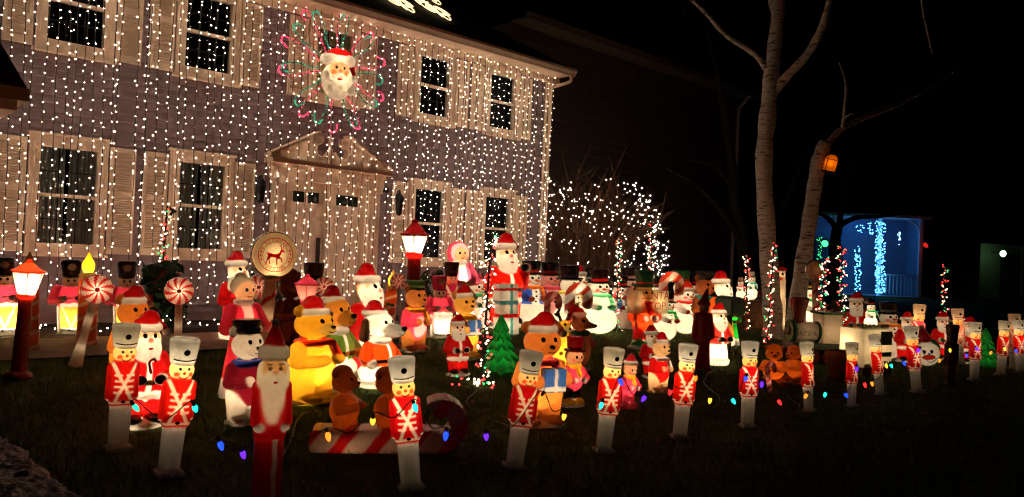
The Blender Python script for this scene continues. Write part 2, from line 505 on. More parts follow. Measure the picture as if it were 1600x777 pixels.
@kind
def snowman(hat=BLACK, band=RED, scarf=GREEN, tone=WHITE, nose=ORANGE, n=85, mitt=None, vest=None, buttons=True, cap=False, wide=1., arm=None):
    S = Sculpt(n)
    S.add('body', tone, E_((0, 0, .21), (.21 * wide, .19 * wide, .22)), .03)
    S.add('body', tone, E_((0, 0, .46), (.165 * wide, .15 * wide, .17)), .03)
    S.add('head', tone, E_((0, -.01, .69), (.125, .12, .12)), .02)
    S.add('scarf', scarf, T_((0, 0, .585), .112, .03, 1.), .01)
    S.add('scarf', scarf, C_((.09, -.11, .58), (.11, -.15, .42), .03, .036), .01)
    S.paint(tuple(min(1, c * 1.9 + .08) for c in scarf), lambda p: np.abs(((p[..., 2] * 14) % 1) - .5) * .06 - .008, .003, 'scarf')
    if cap:
        santa_hat(S, .81, .118, .06, hat, WHITE)
    else:
        S.add('hat_brim', hat, Y_(.775, .805, .165, .165, rd=.014), .006)
        S.add('hat', hat, Y_(.79, .985, .105, .12, rd=.02), .006)
        S.paint(band, slab(.805, .85), .003, 'hat')
    S.add('nose', nose, C_((0, -.12, .69), (.02, -.2, .68), .022, .008), .004)
    S.eyes(.045, .725, .014)
    S.line('smile', BLACK, [(-.05, .655), (0, .632), (.05, .655)], .006)
    for sx in (-1, 1): S.paint((.85, .25, .2), E_((sx * .075, -.1, .67), .025), .008, 'head')
    if buttons:
        for z in (.52, .45, .37): S.dot('button', BLACK, 0, z, .016)
    for sx in (-1, 1):
        if arm and sx > 0: S.add('arm', arm, C_((.15, -.02, .5), (.2, -.1, .62), .045), .02); S.add('mitten', arm, E_((.2, -.12, .65), .05), .01)
        else: S.add('arm', vest or tone, C_((sx * .15, -.02, .52), (sx * .13, -.15, .42), .05), .02); S.add('mitten', mitt or scarf, E_((sx * .09, -.18, .41), (.05, .035, .045)), .008)
    if vest: S.paint(vest, lambda p: np.maximum(np.abs(p[..., 2] - .45) - .12, .055 - np.abs(p[..., 0])), .005, 'body')
    S.bulbs = [(0, .02, .2, .85), (0, .0, .46, .42), (0, .0, .7, .25)]
    return S
@kind
def soldier(n=165, coat=RED, hat=HATGREY, leg=WHITE, face=(.82, .56, .25), strap=(.78, .66, .5), dark=False):
    S = Sculpt(n)
    S.add('base', leg, B_((0, -.01, .016), (.098, .075, .022), .014), .012)
    for sx in (-1, 1): S.add('leg', leg, Y_(.02, .37, .047, .054, sx * .028, 0, 1.1, .02), .03)
    S.add('coat', coat, B_((0, 0, .525), (.088, .066, .185), .045), .02)
    S.add('coat', coat, B_((0, 0, .4), (.095, .07, .05), .04), .02)
    for sx in (-1, 1):
        S.add('sleeve', coat, C_((sx * .088, 0, .66), (sx * .096, -.005, .42), .03, .027), .012)
        S.paint(strap, E_((sx * .1, -.01, .385), .034), .003, 'sleeve')
    S.add('collar', coat, T_((0, 0, .705), .055, .018), .02)
    S.add('head', face, E_((0, -.008, .765), (.085, .082, .082)), .015)
    S.add('hat', hat, Y_(.8, .997, .084, .108, 0, 0, .95, .03), .008)
    S.add('visor', hat, E_((0, -.062, .818), (.07, .05, .012)), .006)
    st = [seg_xz([(-.085, .69), (.06, .40)], .012), seg_xz([(.085, .69), (-.06, .40)], .012)]
    for z in (.60, .555, .51, .465): st.append(seg_xz([(-.062, z), (-.02, z - .006)], .0085)); st.append(seg_xz([(.062, z), (.02, z - .006)], .0085))
    st.append(seg_xz([(-.14, .385), (.14, .385)], .009)); st.append(seg_xz([(-.14, .352), (.14, .352)], .008))
    for q in st: S.paint(strap, q, .003, ('coat', 'sleeve', 'collar'))
    if not dark:
        S.paint((.8, .12, .04), seg_xz([(-.045, .742), (-.045, .743)], .017), .005, 'head').paint((.8, .12, .04), seg_xz([(.045, .742), (.045, .743)], .017), .005, 'head')
        S.dot('nose', (.75, .16, .05), 0, .752, .012)
        for sx in (-1, 1): S.dot('eye', (.05, .12, .16), sx * .03, .782, .011)
        S.line('smile', (.45, .03, .02), [(-.034, .727), (0, .708), (.034, .727)], .0042)
        S.dot('badge', BLACK, 0, .9, .023)
        S.line('hat_cord', BLACK, [(-.075, .845), (0, .838), (.075, .845)], .0045)
        S.dot('belt_buckle', BLACK, 0, .392, .018, .012)
    S.bulbs = [(0, .01, .5, .14), (0, .01, .63, .20), (0, .005, .775, .30), (0, .01, .9, .06)]
    return S
@kind
def drummer(coat=PINK, hat=BLACK, n=90, drum=(.85, .62, .12)):
    S = Sculpt(n)
    S.add('base', WHITE, E_((0, 0, .02), (.15, .12, .03)), .01)
    for sx in (-1, 1): S.add('leg', WHITE, C_((sx * .07, 0, .05), (sx * .075, 0, .35), .06, .075), .02)
    S.add('coat', coat, E_((0, 0, .48), (.16, .12, .19)), .03)
    for sx in (-1, 1):
        S.add('sleeve', coat, C_((sx * .15, 0, .6), (sx * .2, -.04, .46), .06), .02).add('sleeve', coat, C_((sx * .2, -.04, .46), (sx * .1, -.18, .47), .055, .04), .02)
        S.add('hand', WHITE, E_((sx * .08, -.2, .49), .04), .01)
    S.add('drum', drum, Y_(.1, .42, .13, .145, .02, -.14, 1., .02), .006)
    S.paint(WHITE, slab(.385, .43), .004, 'drum').paint(WHITE, slab(.09, .12), .004, 'drum')
    for sx in (-1, 1): S.paint((.85, .8, .6), seg_xz([(sx * .1, .38), (0, .12), ], .01), .004, 'drum')
    S.line('drumstick', WHITE, [(-.12, .52), (.06, .47)], .008).line('drumstick', WHITE, [(.14, .52), (-.02, .5)], .008)
    S.add('head', (.7, .5, .34), E_((0, -.01, .71), (.1, .095, .1)), .02)
    S.add('hat', hat, Y_(.75, .985, .1, .125, rd=.04), .01)
    S.add('visor', hat, E_((0, -.08, .765), (.085, .05, .014)), .006)
    S.dot('hat_badge', WHITE, 0, .89, .05, .045)
    S.eyes(.035, .715, .012); S.dot('mouth', (.5, .08, .05), 0, .66, .018, .008)
    S.bulbs = [(.02, -.14, .22, 1.2), (0, 0, .5, .5)]
    return S
def ears(S, z, x, r, col, flat=1.): 
    for sx in (-1, 1): S.add('ear', col, E_((sx * x, .01, z), (r, r * .6 * flat, r)), .015)
@kind
def bear(fur=TAN, hat=True, coat=None, gift=False, scarf=None, n=100, tilt=.07, sit=False, snout=None, base=WHITE, hatcol=RED, belly=None, cap=None):
    S = Sculpt(n); snout = snout or tuple(min(1, c * 1.25) for c in fur)
    if base: S.add('base', base, E_((0, 0, .015), (.21, .19, .03)), .01)
    S.add('body', coat or fur, E_((0, 0, .37), (.19, .165, .22)), .03)
    for sx in (-1, 1):
        if sit: S.add('leg', fur, C_((sx * .12, 0, .12), (sx * .15, -.2, .09), .09, .075), .03)
        else: S.add('leg', fur, C_((sx * .095, 0, .08), (sx * .1, 0, .28), .085, .1), .03).add('foot', fur, E_((sx * .1, -.06, .05), (.08, .11, .045)), .02)
        S.add('arm', coat or fur, C_((sx * .14, 0, .52), (sx * .2, -.05, .4), .06), .03).add('arm', coat or fur, C_((sx * .2, -.05, .4), (sx * .09, -.17, .4), .055, .05), .02)
        S.add('paw', fur, E_((sx * .075, -.185, .41), .05), .01)
    if belly: S.paint(belly, E_((0, -.17, .33), (.12, .12, .16)), .012, 'body')
    S.add('head', fur, E_((0, -.02, .73), (.15, .14, .14)), .02)
    S.add('muzzle', snout, E_((0, -.145, .69), (.07, .06, .055)), .02)
    S.add('nose', BLACK, E_((0, -.205, .712), (.024, .018, .017)), .004)
    S.line('smile', BLACK, [(-.035, .672), (0, .66), (.035, .672)], .004)
    S.eyes(.052, .768, .014)
    ears(S, .86, .12, .055, fur)
    if hat: santa_hat(S, .84, .118, tilt, hatcol)
    elif not cap: S.add('head', fur, E_((0, 0, .84), (.12, .12, .11)), .03)
    if cap: S.add('cap', cap, E_((0, 0, .87), (.13, .13, .05)), .01).add('cap', cap, Y_(.89, .97, .12, .14, rd=.03), .02).add('cap_peak', BLACK, E_((0, -.12, .85), (.09, .06, .012)), .006)
    if scarf: S.add('scarf', scarf, T_((0, -.01, .565), .115, .03), .01).add('scarf', scarf, C_((.06, -.14, .56), (.08, -.18, .44), .03, .035), .01)
    if gift:
        S.add('gift', (.1, .25, .62), B_((.02, -.2, .43), (.09, .05, .1), .012), .004)
        S.paint(WHITE, lambda p: np.abs(p[..., 0] - .02) - .014, .003, 'gift').paint(WHITE, lambda p: np.abs(p[..., 2] - .36) - .02, .003, 'gift')
    S.bulbs = [(0, .02, .33, 1.2), (0, -.01, .7, .5)]
    return S
@kind
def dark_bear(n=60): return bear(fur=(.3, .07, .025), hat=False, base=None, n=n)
@kind
def lady(dress=PINK, apron=WHITE, hair=(.55, .45, .32), n=90, hood=None):
    S = Sculpt(n)
    S.add('dress', dress, Y_(.0, .56, .19, .09, sy=.85, rd=.03), .03)
    S.add('dress', dress, E_((0, 0, .62), (.12, .095, .14)), .04)
    for sx in (-1, 1):
        S.add('sleeve', dress, C_((sx * .11, 0, .71), (sx * .17, -.03, .56), .05, .055), .02).add('sleeve', dress, C_((sx * .17, -.03, .56), (sx * .06, -.14, .54), .05, .035), .02)
        S.add('hand', SKIN, E_((sx * .035, -.155, .54), .034), .01)
    S.paint(apron, lambda p: np.where(p[..., 1] < -.01, np.maximum(np.abs(p[..., 0]) - (.045 + .17 * np.clip(.62 - p[..., 2], 0, .5)), np.abs(p[..., 2] - .42) - .32), 1), .005, 'dress')
    S.paint(WHITE, slab(-.02, .16), .006, 'dress')
    S.add('collar', apron, T_((0, 0, .765), .06, .024), .01)
    S.add('head', SKIN, E_((0, -.015, .855), (.082, .082, .09)), .015)
    if hood:
        S.add('hood', hood, E_((0, .03, .87), (.125, .1, .13)), .02)
        S.paint((.85, .5, .55), lambda p: np.where(p[..., 1] < -.02, 0, 1) - .5, .01, 'hood')
    else:
        S.add('hair', hair, E_((0, .025, .89), (.1, .09, .085)), .015).add('hair_bun', hair, E_((0, .05, .965), (.05, .05, .04)), .01)
    S.eyes(.03, .868, .01, (.05, .06, .2)); S.line('mouth', (.6, .08, .08), [(-.022, .817), (0, .81), (.022, .817)], .005); S.dot('nose', (.8, .36, .25), 0, .842, .009)
    S.bulbs = [(0, 0, .25, .6), (0, 0, .6, .8), (0, .0, .86, .35)]
    return S
@kind
def puppy(coat=(.72, .16, .04), fur=WHITE, ear=(.10, .055, .03), n=100, hat=True, long=.0, sit=True):
    """a round headed puppy with hanging ears sitting up in a coat"""
    S = Sculpt(n)
    S.add('base', WHITE, E_((0, 0, .05), (.24, .2, .07)), .02)
    S.add('trousers', WHITE, E_((0, 0, .16), (.22, .19, .13)), .03)
    S.add('coat', coat, E_((0, 0, .36), (.2, .165, .2)), .03)
    for sx in (-1, 1):
        S.add('sleeve', coat, C_((sx * .14, 0, .48), (sx * .22, -.05, .34), .06), .02)
        S.add('paw', fur, E_((sx * .2, -.1, .29), .055), .02)
        S.add('foot', (.7, .66, .55), E_((sx * .12, -.16, .07), (.08, .1, .06)), .02)
        S.add('ear', ear, C_((sx * .15, .03, .76), (sx * .17, .03, .58), .04, .05), .008)
    S.paint(BLACK, slab(.29, .335), .004, 'coat'); S.dot('buckle', GOLD, 0, .31, .035, .03)
    S.paint(WHITE, lambda p: np.where(p[..., 1] < 0, np.abs(p[..., 0]) - .02, 1), .004, 'coat')
    S.add('collar', WHITE, T_((0, 0, .54), .1, .035), .015)
    S.add('head', fur, E_((0, .0, .73), (.155, .15, .15)), .02)
    S.add('muzzle', fur, E_((0, -.16 - long, .665), (.085, .11 + long, .08)), .04)
    S.add('nose', BLACK, E_((0, -.27 - 2 * long, .695), (.034, .028, .028)), .004)
    S.eyes(.05, .76, .014); S.line('smile', BLACK, [(-.05, .64), (0, .62), (.05, .64)], .004)
    if hat: santa_hat(S, .845, .118, .05, RED, y=.05)
    S.bulbs = [(0, 0, .15, 1.3), (0, 0, .4, .8), (0, -.03, .7, .8)]
    return S
@kind
def child(coat=PINK, hat='tall', hatcol=RED, legs=BLACK, shoes=YELLOW, fur=SKIN, n=80, scarf=YELLOW, base=WHITE, gift=None, band=None):
    """a small caroller child"""
    S = Sculpt(n)
    S.add('base', base, E_((0, 0, .02), (.2, .15, .035)), .01)
    for sx in (-1, 1):
        S.add('shoe', shoes, E_((sx * .08, -.04, .075), (.075, .11, .055)), .01)
        S.add('leg', legs, C_((sx * .07, 0, .1), (sx * .07, 0, .3), .06), .02)
        S.add('sleeve', coat, C_((sx * .12, 0, .52), (sx * .19, -.04, .4), .055), .02).add('sleeve', coat, C_((sx * .19, -.04, .4), (sx * .09, -.15, .38), .055, .045), .02)
        S.add('hand', WHITE, E_((sx * .07, -.165, .39), .042), .01)
    S.add('coat', coat, E_((0, 0, .41), (.165, .13, .19)), .03)
    S.add('scarf', scarf, T_((0, 0, .575), .085, .03), .01).add('scarf', scarf, C_((0, -.1, .56), (.01, -.15, .46), .03), .01)
    S.add('head', fur, E_((0, -.01, .69), (.125, .115, .115)), .02)
    S.add('hair', (.2, .08, .03), E_((0, .035, .71), (.125, .1, .11)), .01)
    S.add('nose', (.8, .3, .2), E_((0, -.125, .675), .018), .006)
    S.eyes(.042, .705, .013); S.line('mouth', (.5, .05, .04), [(-.035, .645), (0, .63), (.035, .645)], .006)
    for sx in (-1, 1): S.paint((.85, .25, .15), E_((sx * .07, -.09, .66), .026), .008, 'head')
    if hat == 'tall':
        S.add('hat_brim', hatcol, Y_(.775, .805, .16, .16, rd=.014), .006).add('hat', hatcol, Y_(.79, .985, .105, .125, rd=.02), .006)
        S.paint(band or BLACK, slab(.8, .835), .003, 'hat')
    else:
        santa_hat(S, .82, .118, .06, hatcol); S.add('head', fur, E_((0, 0, .74), (.12, .11, .11)), .02)
    if gift: S.add('gift', gift, B_((0, -.18, .42), (.08, .05, .085), .012), .004); S.paint(WHITE, lambda p: np.abs(p[..., 0]) - .012, .003, 'gift')
    S.bulbs = [(0, 0, .4, 1.), (0, 0, .69, .6), (0, -.02, .1, .2)]
    return S
@kind
def pole_santa(n=165):
    S = Sculpt(n)
    S.add('column', (.62, .03, .03), Y_(0, .5, .066, .066, rd=.02), .01)
    S.paint((.75, .6, .5), seg_xz([(.018, 0), (.018, .48)], .011), .003, 'column')
    S.add('coat', RED, Y_(.45, .74, .076, .062, rd=.03), .02)
    for sx in (-1, 1): S.add('sleeve', RED, C_((sx * .066, 0, .69), (sx * .072, -.03, .53), .022), .015).add('cuff', WHITE, E_((sx * .055, -.045, .505), (.026, .025, .018)), .008)
    S.add('face', (.70, .44, .2), E_((0, -.01, .765), (.062, .064, .065)), .015)
    S.add('beard', (.8, .74, .6), C_((0, -.03, .72), (0, -.042, .545), .060, .036), .012)
    for sx in (-1, 1): S.add('beard', (.8, .74, .6), E_((sx * .055, -.015, .74), (.018, .03, .06)), .015)
    S.add('beard', (.8, .74, .6), C_((0, -.075, .735), (-.035, -.065, .725), .012, .008), .006).add('beard', (.8, .74, .6), C_((0, -.075, .735), (.035, -.065, .725), .012, .008), .006)
    S.add('nose', (.75, .4, .22), E_((0, -.077, .755), .010), .004)
    for sx in (-1, 1):
        S.dot('eye_white', WHITE, sx * .023, .778, .010); S.dot('eye', BLACK, sx * .023, .776, .0055); S.dot('eyebrow', WHITE, sx * .024, .795, .016, .005)
    S.dot('mouth', (.6, .05, .04), 0, .718, .010, .006)
    S.add('hat_trim', (.75, .68, .55), Y_(.81, .875, .072, .068, rd=.022), .008)
    S.add('hat', (.55, .03, .02), C_((0, 0, .86), (0, .0, .965), .055, .016), .015)
    S.add('pompom', (.4, .35, .28), E_((0, 0, .98), .019), .004)
    S.bulbs = [(0, .01, .55, .022), (0, .01, .65, .035), (0, .01, .76, .05)]
    return S
@kind
def elf(n=90):
    S = Sculpt(n)
    S.add('leg', (.48, .03, .03), C_((-.03, 0, .03), (.0, 0, .4), .05, .08), .03).add('leg', (.48, .03, .03), C_((.09, -.02, .03), (.03, 0, .4), .045, .08), .03)
    S.add('coat', (.48, .03, .03), Y_(.33, .7, .125, .1, rd=.04), .03)
    for sx in (-1, 1): S.add('sleeve', (.48, .03, .03), C_((sx * .1, 0, .65), (sx * .14, -.03, .42), .045, .04), .02)
    S.add('head', (.4, .18, .1), E_((0, -.01, .76), (.075, .075, .075)), .015)
    S.add('hat_trim', (.48, .03, .03), T_((0, 0, .8), .075, .025), .01)
    S.add('hat', (.42, .02, .02), C_((0, 0, .82), (.05, 0, .985), .075, .012), .02)
    S.eyes(.028, .77, .011, (.6, .5, .4))
    S.bulbs = []
    return S
@kind
def fox(n=85):
    S = Sculpt(n)
    S.add('base', WHITE, E_((0, 0, .02), (.17, .15, .03)), .01)
    S.add('body', (.22, .07, .03), E_((0, 0, .32), (.17, .15, .27)), .03)
    for sx in (-1, 1): S.add('arm', (.22, .07, .03), C_((sx * .14, 0, .5), (sx * .12, -.14, .38), .055), .02)
    S.add('scarf', DGREEN, T_((0, 0, .56), .11, .04), .01)
    S.add('head', (.26, .08, .035), E_((0, 0, .71), (.13, .13, .12)), .02)
    S.add('muzzle', (.26, .08, .035), C_((0, -.08, .69), (0, -.25, .675), .075, .035), .03)
    S.add('nose', BLACK, E_((0, -.29, .68), .025), .004)
    ears(S, .8, .1, .045, (.22, .07, .03)); S.eyes(.055, .745, .016)
    santa_hat(S, .825, .12, -.07, RED, (.7, .4, .3), y=.04)
    S.bulbs = [(0, 0, .3, .12), (0, 0, .72, .16)]
    return S
@kind
def deer(n=80):
    S = Sculpt(n)
    fur = (.8, .5, .08)
    S.add('body', fur, E_((0, 0, .3), (.19, .17, .27)), .03)
    S.add('leg', fur, E_((-.1, -.1, .08), (.09, .12, .07)), .03).add('leg', fur, E_((.1, -.1, .08), (.09, .12, .07)), .03)
    S.add('neck', fur, C_((0, 0, .45), (0, -.03, .65), .1, .08), .03)
    S.add('head', fur, E_((0, -.05, .7), (.1, .14, .1)), .02)
    S.add('muzzle', (.85, .65, .3), E_((0, -.18, .66), (.06, .06, .05)), .02).add('nose', DBROWN, E_((0, -.235, .67), .024), .004)
    for sx in (-1, 1):
        S.add('antler', DBROWN, C_((sx * .05, 0, .78), (sx * .12, 0, .93), .025), .01).add('antler', DBROWN, C_((sx * .09, 0, .86), (sx * .17, 0, .9), .022), .01).add('antler', DBROWN, C_((sx * .12, 0, .93), (sx * .09, 0, .975), .024), .01)
        S.add('ear', fur, E_((sx * .13, 0, .75), (.06, .025, .03)), .01)
        S.paint(DBROWN, E_((sx * .14, -.1, .4), .04), .006, 'body').paint(DBROWN, E_((sx * .1, -.14, .25), .035), .006, 'body')
    S.eyes(.055, .74, .014)
    S.bulbs = [(0, 0, .25, 1.3), (0, -.04, .68, .2)]
    return S
@kind
def candy_cane(n=80, a=RED, b=WHITE):
    S = Sculpt(n)
    S.add('cane', b, C_((-.1, 0, .03), (-.1, 0, .78), .075), .01)
    t = np.linspace(math.pi, 0, 9)
    pts = [(-.1 + .14 + .14 * math.cos(q), 0, .78 + .14 * math.sin(q)) for q in t] + [(.18, 0, .68)]
    for p, q in zip(pts[:-1], pts[1:]): S.add('cane', b, C_(p, q, .075), .01)
    S.paint(a, lambda p: np.abs((((p[..., 2] * .9 - p[..., 0] * .8) * 5) % 1) - .5) * .2 - .045, .004)
    S.bulbs = [(-.1, 0, .4, .5), (0.02, 0, .88, .4)]
    return S
@kind
def tree(n=110, lit=False):
    S = Sculpt(n)
    S.add('trunk', DBROWN, Y_(0, .08, .07, .07), .005)
    def cone(z0, z1, r0, ph):
        def f(p):
            th = np.arctan2(p[..., 1], p[..., 0]); z = p[..., 2]; t = np.clip((z - z0) / (z1 - z0), 0, 1)
            r = r0 * (1 - t) ** .8 * (1 + .14 * np.cos(8 * th + ph) * (1 - t)) + .012
            zz = z0 - .035 * np.cos(8 * th + ph)
            return np.maximum((np.sqrt(p[..., 0] ** 2 + p[..., 1] ** 2) - r) * .7, np.maximum(zz - z, z - z1) * .8)
        return f
    for i, (z0, z1, r) in enumerate(((.05, .36, .33), (.25, .53, .275), (.43, .69, .22), (.59, .84, .165), (.74, 1., .115))):
        S.add('branches', (.015, .22, .05), cone(z0, z1, r, i * 1.3), .015)
    for i in range(16):
        a = i * 2.4; z = .1 + .05 * i
        S.dot('light_peg', ((.8, .1, .1), (.8, .6, .1), (.1, .3, .8))[i % 3], math.sin(a) * .24 * (1 - z), z, .014)
    S.bulbs = [(0, 0, .2, 1.6), (0, 0, .5, 1.), (0, 0, .75, .4)]
    return S
@kind
def candle(flame=(.95, .50, .02), body=(.75, .16, .03), n=90, holly=False, dim=False):
    S = Sculpt(n)
    S.add('candle_body', body, Y_(0, .74, .1, .085, rd=.02), .01)
    S.paint((.8, .55, .35), lambda p: np.abs((((p[..., 2] - np.arctan2(p[..., 1], p[..., 0]) * .03) * 7) % 1) - .5) * .1 - .012, .004, 'candle_body')
    S.add('wax', (.8, .62, .2), T_((0, 0, .735), .06, .03), .015)
    S.add('flame', flame, E_((0, 0, .83), (.06, .06, .085)), .01).add('flame', flame, C_((0, 0, .85), (.004, 0, .985), .05, .006), .02)
    if holly: S.dot('holly_leaf', GREEN, -.03, .5, .035, .02).dot('holly_leaf', GREEN, .03, .49, .035, .02)
    S.bulbs = [(0, 0, .82, .8), (0, 0, .6, .12)]
    return S
@kind
def street_lantern(post=(.36, .03, .015), cap=(.75, .09, .03), glass=WHITE, n=120, g=(.70, .89), r=.115, ear=False):
    S = Sculpt(n); a, b = g
    S.add('base', post, Y_(0, .05, .12, .09, rd=.02), .02)
    S.add('post', post, Y_(.03, a - .02, .06, .05, rd=.02), .02)
    S.add('collar', post, T_((0, 0, a - .015), .05, .02), .01)
    S.add('lantern_glass', glass, Y_(a, b, r * .55, r, rd=.015), .004)
    for k in range(6):
        t = k * math.pi / 3 + .5
        S.paint((cap[0] * .9, cap[1] * .5, cap[2] * .5), lambda p, t=t: np.abs(p[..., 0] * math.sin(t) - p[..., 1] * math.cos(t)) - .0045, .002, 'lantern_glass')
    S.add('lantern_cap', cap, Y_(b, b + .02, r * 1.12, r * 1.1, rd=.008), .004).add('lantern_cap', cap, Y_(b + .01, .965, r * .98, r * .3, rd=.01), .01)
    S.add('finial', cap, E_((0, 0, .975), (.025, .025, .025)), .01)
    S.bulbs = [(0, 0, (a + b) / 2 - .01, .6), (0, 0, b + .025, .05)]
    return S
@kind
def sleigh(n=130):
    S = Sculpt(n)                                        # length 1 along X
    red, wh = (.6, .03, .03), (.62, .45, .36)
    S.add('runner_body', wh, B_((-.08, 0, .075), (.42, .13, .075), .03), .02)
    t = np.linspace(-1.45, 2.3, 12)
    pts = [(.33 + .115 * math.cos(q), 0, .19 + .115 * math.sin(q)) for q in t]
    def curl(p):
        x = p[..., 0] - .34; z = p[..., 2] - .185; th = np.arctan2(z, x)
        ring = np.abs(np.sqrt(x * x + z * z) - .115) - .06
        ring = np.where((th > 2.2) | (th < -2.3), .1, ring)
        return np.maximum(ring, np.abs(p[..., 1]) - .13) * .85
    S.add('curled_front', (.5, .33, .27), curl, .03)
    S.paint(red, lambda p: np.abs((((p[..., 0] - p[..., 2] * .75) * 4.3) % 1) - .5) * .23 - .045, .004)
    S.bulbs = [(-.28, 0, .07, .20), (0, 0, .07, .10)]
    return S
@kind
def lollipop_post(n=110):
    S = Sculpt(n)
    S.add('post', (.74, .66, .56), Y_(.05, .8, .055, .04, rd=.01), .01).add('foot', (.74, .66, .56), Y_(0, .14, .095, .06, rd=.015), .02)
    S.bulbs = []
    return S
@kind
def pillar(n=90):
    S = Sculpt(n)
    tone = (.8, .66, .48)
    S.add('body', tone, B_((0, 0, .24), (.1, .1, .24), .02), .006).add('body', tone, B_((0, 0, .6), (.09, .09, .14), .02), .006)
    S.add('head', tone, B_((0, 0, .79), (.085, .085, .075), .03), .01)
    S.add('scarf', RED, T_((0, 0, .725), .07, .028), .008)
    S.add('hat_brim', RED, Y_(.845, .885, .12, .12, rd=.014), .006).add('hat', (.05, .02, .02), Y_(.87, .99, .085, .09, rd=.02), .006)
    S.eyes(.035, .8, .012); S.bulbs = [(0, 0, .15, .35), (0, 0, .5, .35), (0, 0, .78, .2)]
    return S
@kind
def penguin_head(n=70):
    S = Sculpt(n)
    S.add('head', WHITE, E_((0, 0, .3), (.3, .26, .3)), .03)
    S.add('hood', DGREEN, E_((0, .1, .42), (.33, .24, .27)), .02)
    S.paint(WHITE, E_((0, -.22, .55), (.2, .2, .1)), .01, 'hood')
    S.add('beak', (.7, .05, .03), E_((0, -.28, .25), (.15, .07, .06)), .01)
    S.add('hat', RED, C_((0, .05, .66), (-.04, .05, .86), .16, .07), .02).add('pompom', WHITE, E_((-.04, .05, .93), .07), .005)
    S.eyes(.08, .38, .03); S.dot('badge', BLUE, .02, .33, .03)
    S.bulbs = [(0, -.02, .3, .35)]
    return S
@kind
def gifts_tower(n=85):
    S = Sculpt(n)
    S.add('box', WHITE, B_((0, 0, .18), (.2, .18, .18), .02), .004).add('box', (.75, .7, .6), B_((.01, 0, .5), (.19, .17, .13), .02), .004).add('box', WHITE, B_((-.01, 0, .8), (.2, .18, .18), .02), .004)
    S.paint((.1, .4, .4), lambda p: np.abs(p[..., 0] - .04) - .03, .004).paint(RED, slab(.33, .4), .004).paint((.1, .3, .32), slab(.58, .66), .004).paint(RED, slab(.85, .9), .004)
    S.bulbs = [(0, 0, .2, 1.), (0, 0, .5, .8), (0, 0, .8, .8)]
    return S

# ------------------------------------------------------------------ setting: ground, bed, path, drive
m_lawn = pbr('lawn', (.034, .075, .014), .95, .4, 3, .6, 30, col2=(.065, .095, .022), spec=.1)
m_mulch = pbr('mulch', (.035, .022, .014), .95, .5, 14, .8, 40, spec=.1)
m_path = pbr('concrete', (.30, .26, .21), .9, .25, 5, .25, 60, spec=.2)
m_asph = pbr('asphalt', (.06, .05, .042), .42, .6, 9, 1., 30, spec=.8, col2=(.20, .16, .12))
m_trim = pbr('cream_trim', (.80, .62, .44), .6, .06, 3)
m_siding = pbr('grey_siding', (.275, .205, .212), .65, .12, 2.5, .1, 60, stretch=(1, 1, 6))
m_door = pbr('cream_door', (.84, .68, .50), .5, .05, 3)
m_dark = pbr('dark_interior', (.012, .011, .010), .9, .2)
m_black = pbr('black_metal', (.012, .012, .012), .5, .2)
m_roof = pbr('asphalt_shingle', (.02, .019, .018), .9, .4, 12, .6, 30, spec=.1)
m_wire = pbr('dark_green_wire', (.012, .018, .010), .6, .2)
m_white_wire = pbr('string_wire', (.02, .02, .016), .6, .2)
m_curt = pbr('curtain', (.55, .56, .47), .9, .3, 6, stretch=(8, 1, .4))
m_wood = pbr('old_wood', (.11, .05, .022), .8, .4, 6, .5, 20, stretch=(1, 1, 6))
def glassmat():
    m, nt, out = nodes('window_glass'); L = nt.links.new
    t = nt.nodes.new('ShaderNodeBsdfTransparent'); t.inputs[0].default_value = (.75, .78, .76, 1)
    g = nt.nodes.new('ShaderNodeBsdfGlossy'); g.inputs['Roughness'].default_value = .03
    fr = nt.nodes.new('ShaderNodeFresnel'); fr.inputs[0].default_value = 1.5
    s = nt.nodes.new('ShaderNodeMixShader'); L(fr.outputs[0], s.inputs[0]); L(t.outputs[0], s.inputs[1]); L(g.outputs[0], s.inputs[2])
    L(s.outputs[0], out.inputs[0]); return m
m_glass = glassmat()
WARM = (1., .73, .54)
g_white = glow('warm_white_mini_lamp', WARM, 46)
g_red = glow('red_mini_lamp', (1, .05, .04), 3.2); g_green = glow('green_mini_lamp', (.05, .75, .22), 2.2)
g_pinkred = glow('pink_red_mini_lamp', (1, .06, .14), 2.4); g_dimgreen = glow('dim_green_mini_lamp', (.03, .42, .22), 1.5)
g_blue = glow('blue_led', (.08, .42, 1), 10)

def sheet(name, mat, xs, ys, lift=0., keep=None):
    X, Y = np.meshgrid(xs, ys); Z = ground(X, Y) + lift
    nx, ny = len(xs), len(ys); v = np.stack([X.ravel(), Y.ravel(), Z.ravel()], 1)
    f = [(j * nx + i, j * nx + i + 1, (j + 1) * nx + i + 1, (j + 1) * nx + i) for j in range(ny - 1) for i in range(nx - 1)]
    me = bpy.data.meshes.new(name); me.from_pydata(v.tolist(), [], f); me.materials.append(mat); me.shade_smooth()
    return tag(link(bpy.data.objects.new(name, me)), kind='structure')
xs = np.concatenate([[-400, -120, -40, -22], np.arange(-16, 26, .5), [30, 45, 120, 400]])
ys = np.concatenate([[-400, -100, -30, -10, -3], np.arange(0, 34, .5), [40, 60, 140, 600]])
sheet('lawn', m_lawn, xs, ys)
def strip(name, mat, s0, s1, q0, q1, lift, n=40, k=6):
    v = []; f = []
    for s in np.linspace(s0, s1, n):
        for q in np.linspace(q0, q1, k):
            p = hp(s, q, 0); v.append((p[0], p[1], float(ground(p[0], p[1])) + lift))
    for i in range(n - 1):
        for j in range(k - 1): f.append((i * k + j, (i + 1) * k + j, (i + 1) * k + j + 1, i * k + j + 1))
    me = bpy.data.meshes.new(name); me.from_pydata(v, [], f); me.materials.append(mat); me.shade_smooth()
    return tag(link(bpy.data.objects.new(name, me)), kind='structure')
strip('flower_bed', m_mulch, -16, 6.5, -.2, 1.55, .012)
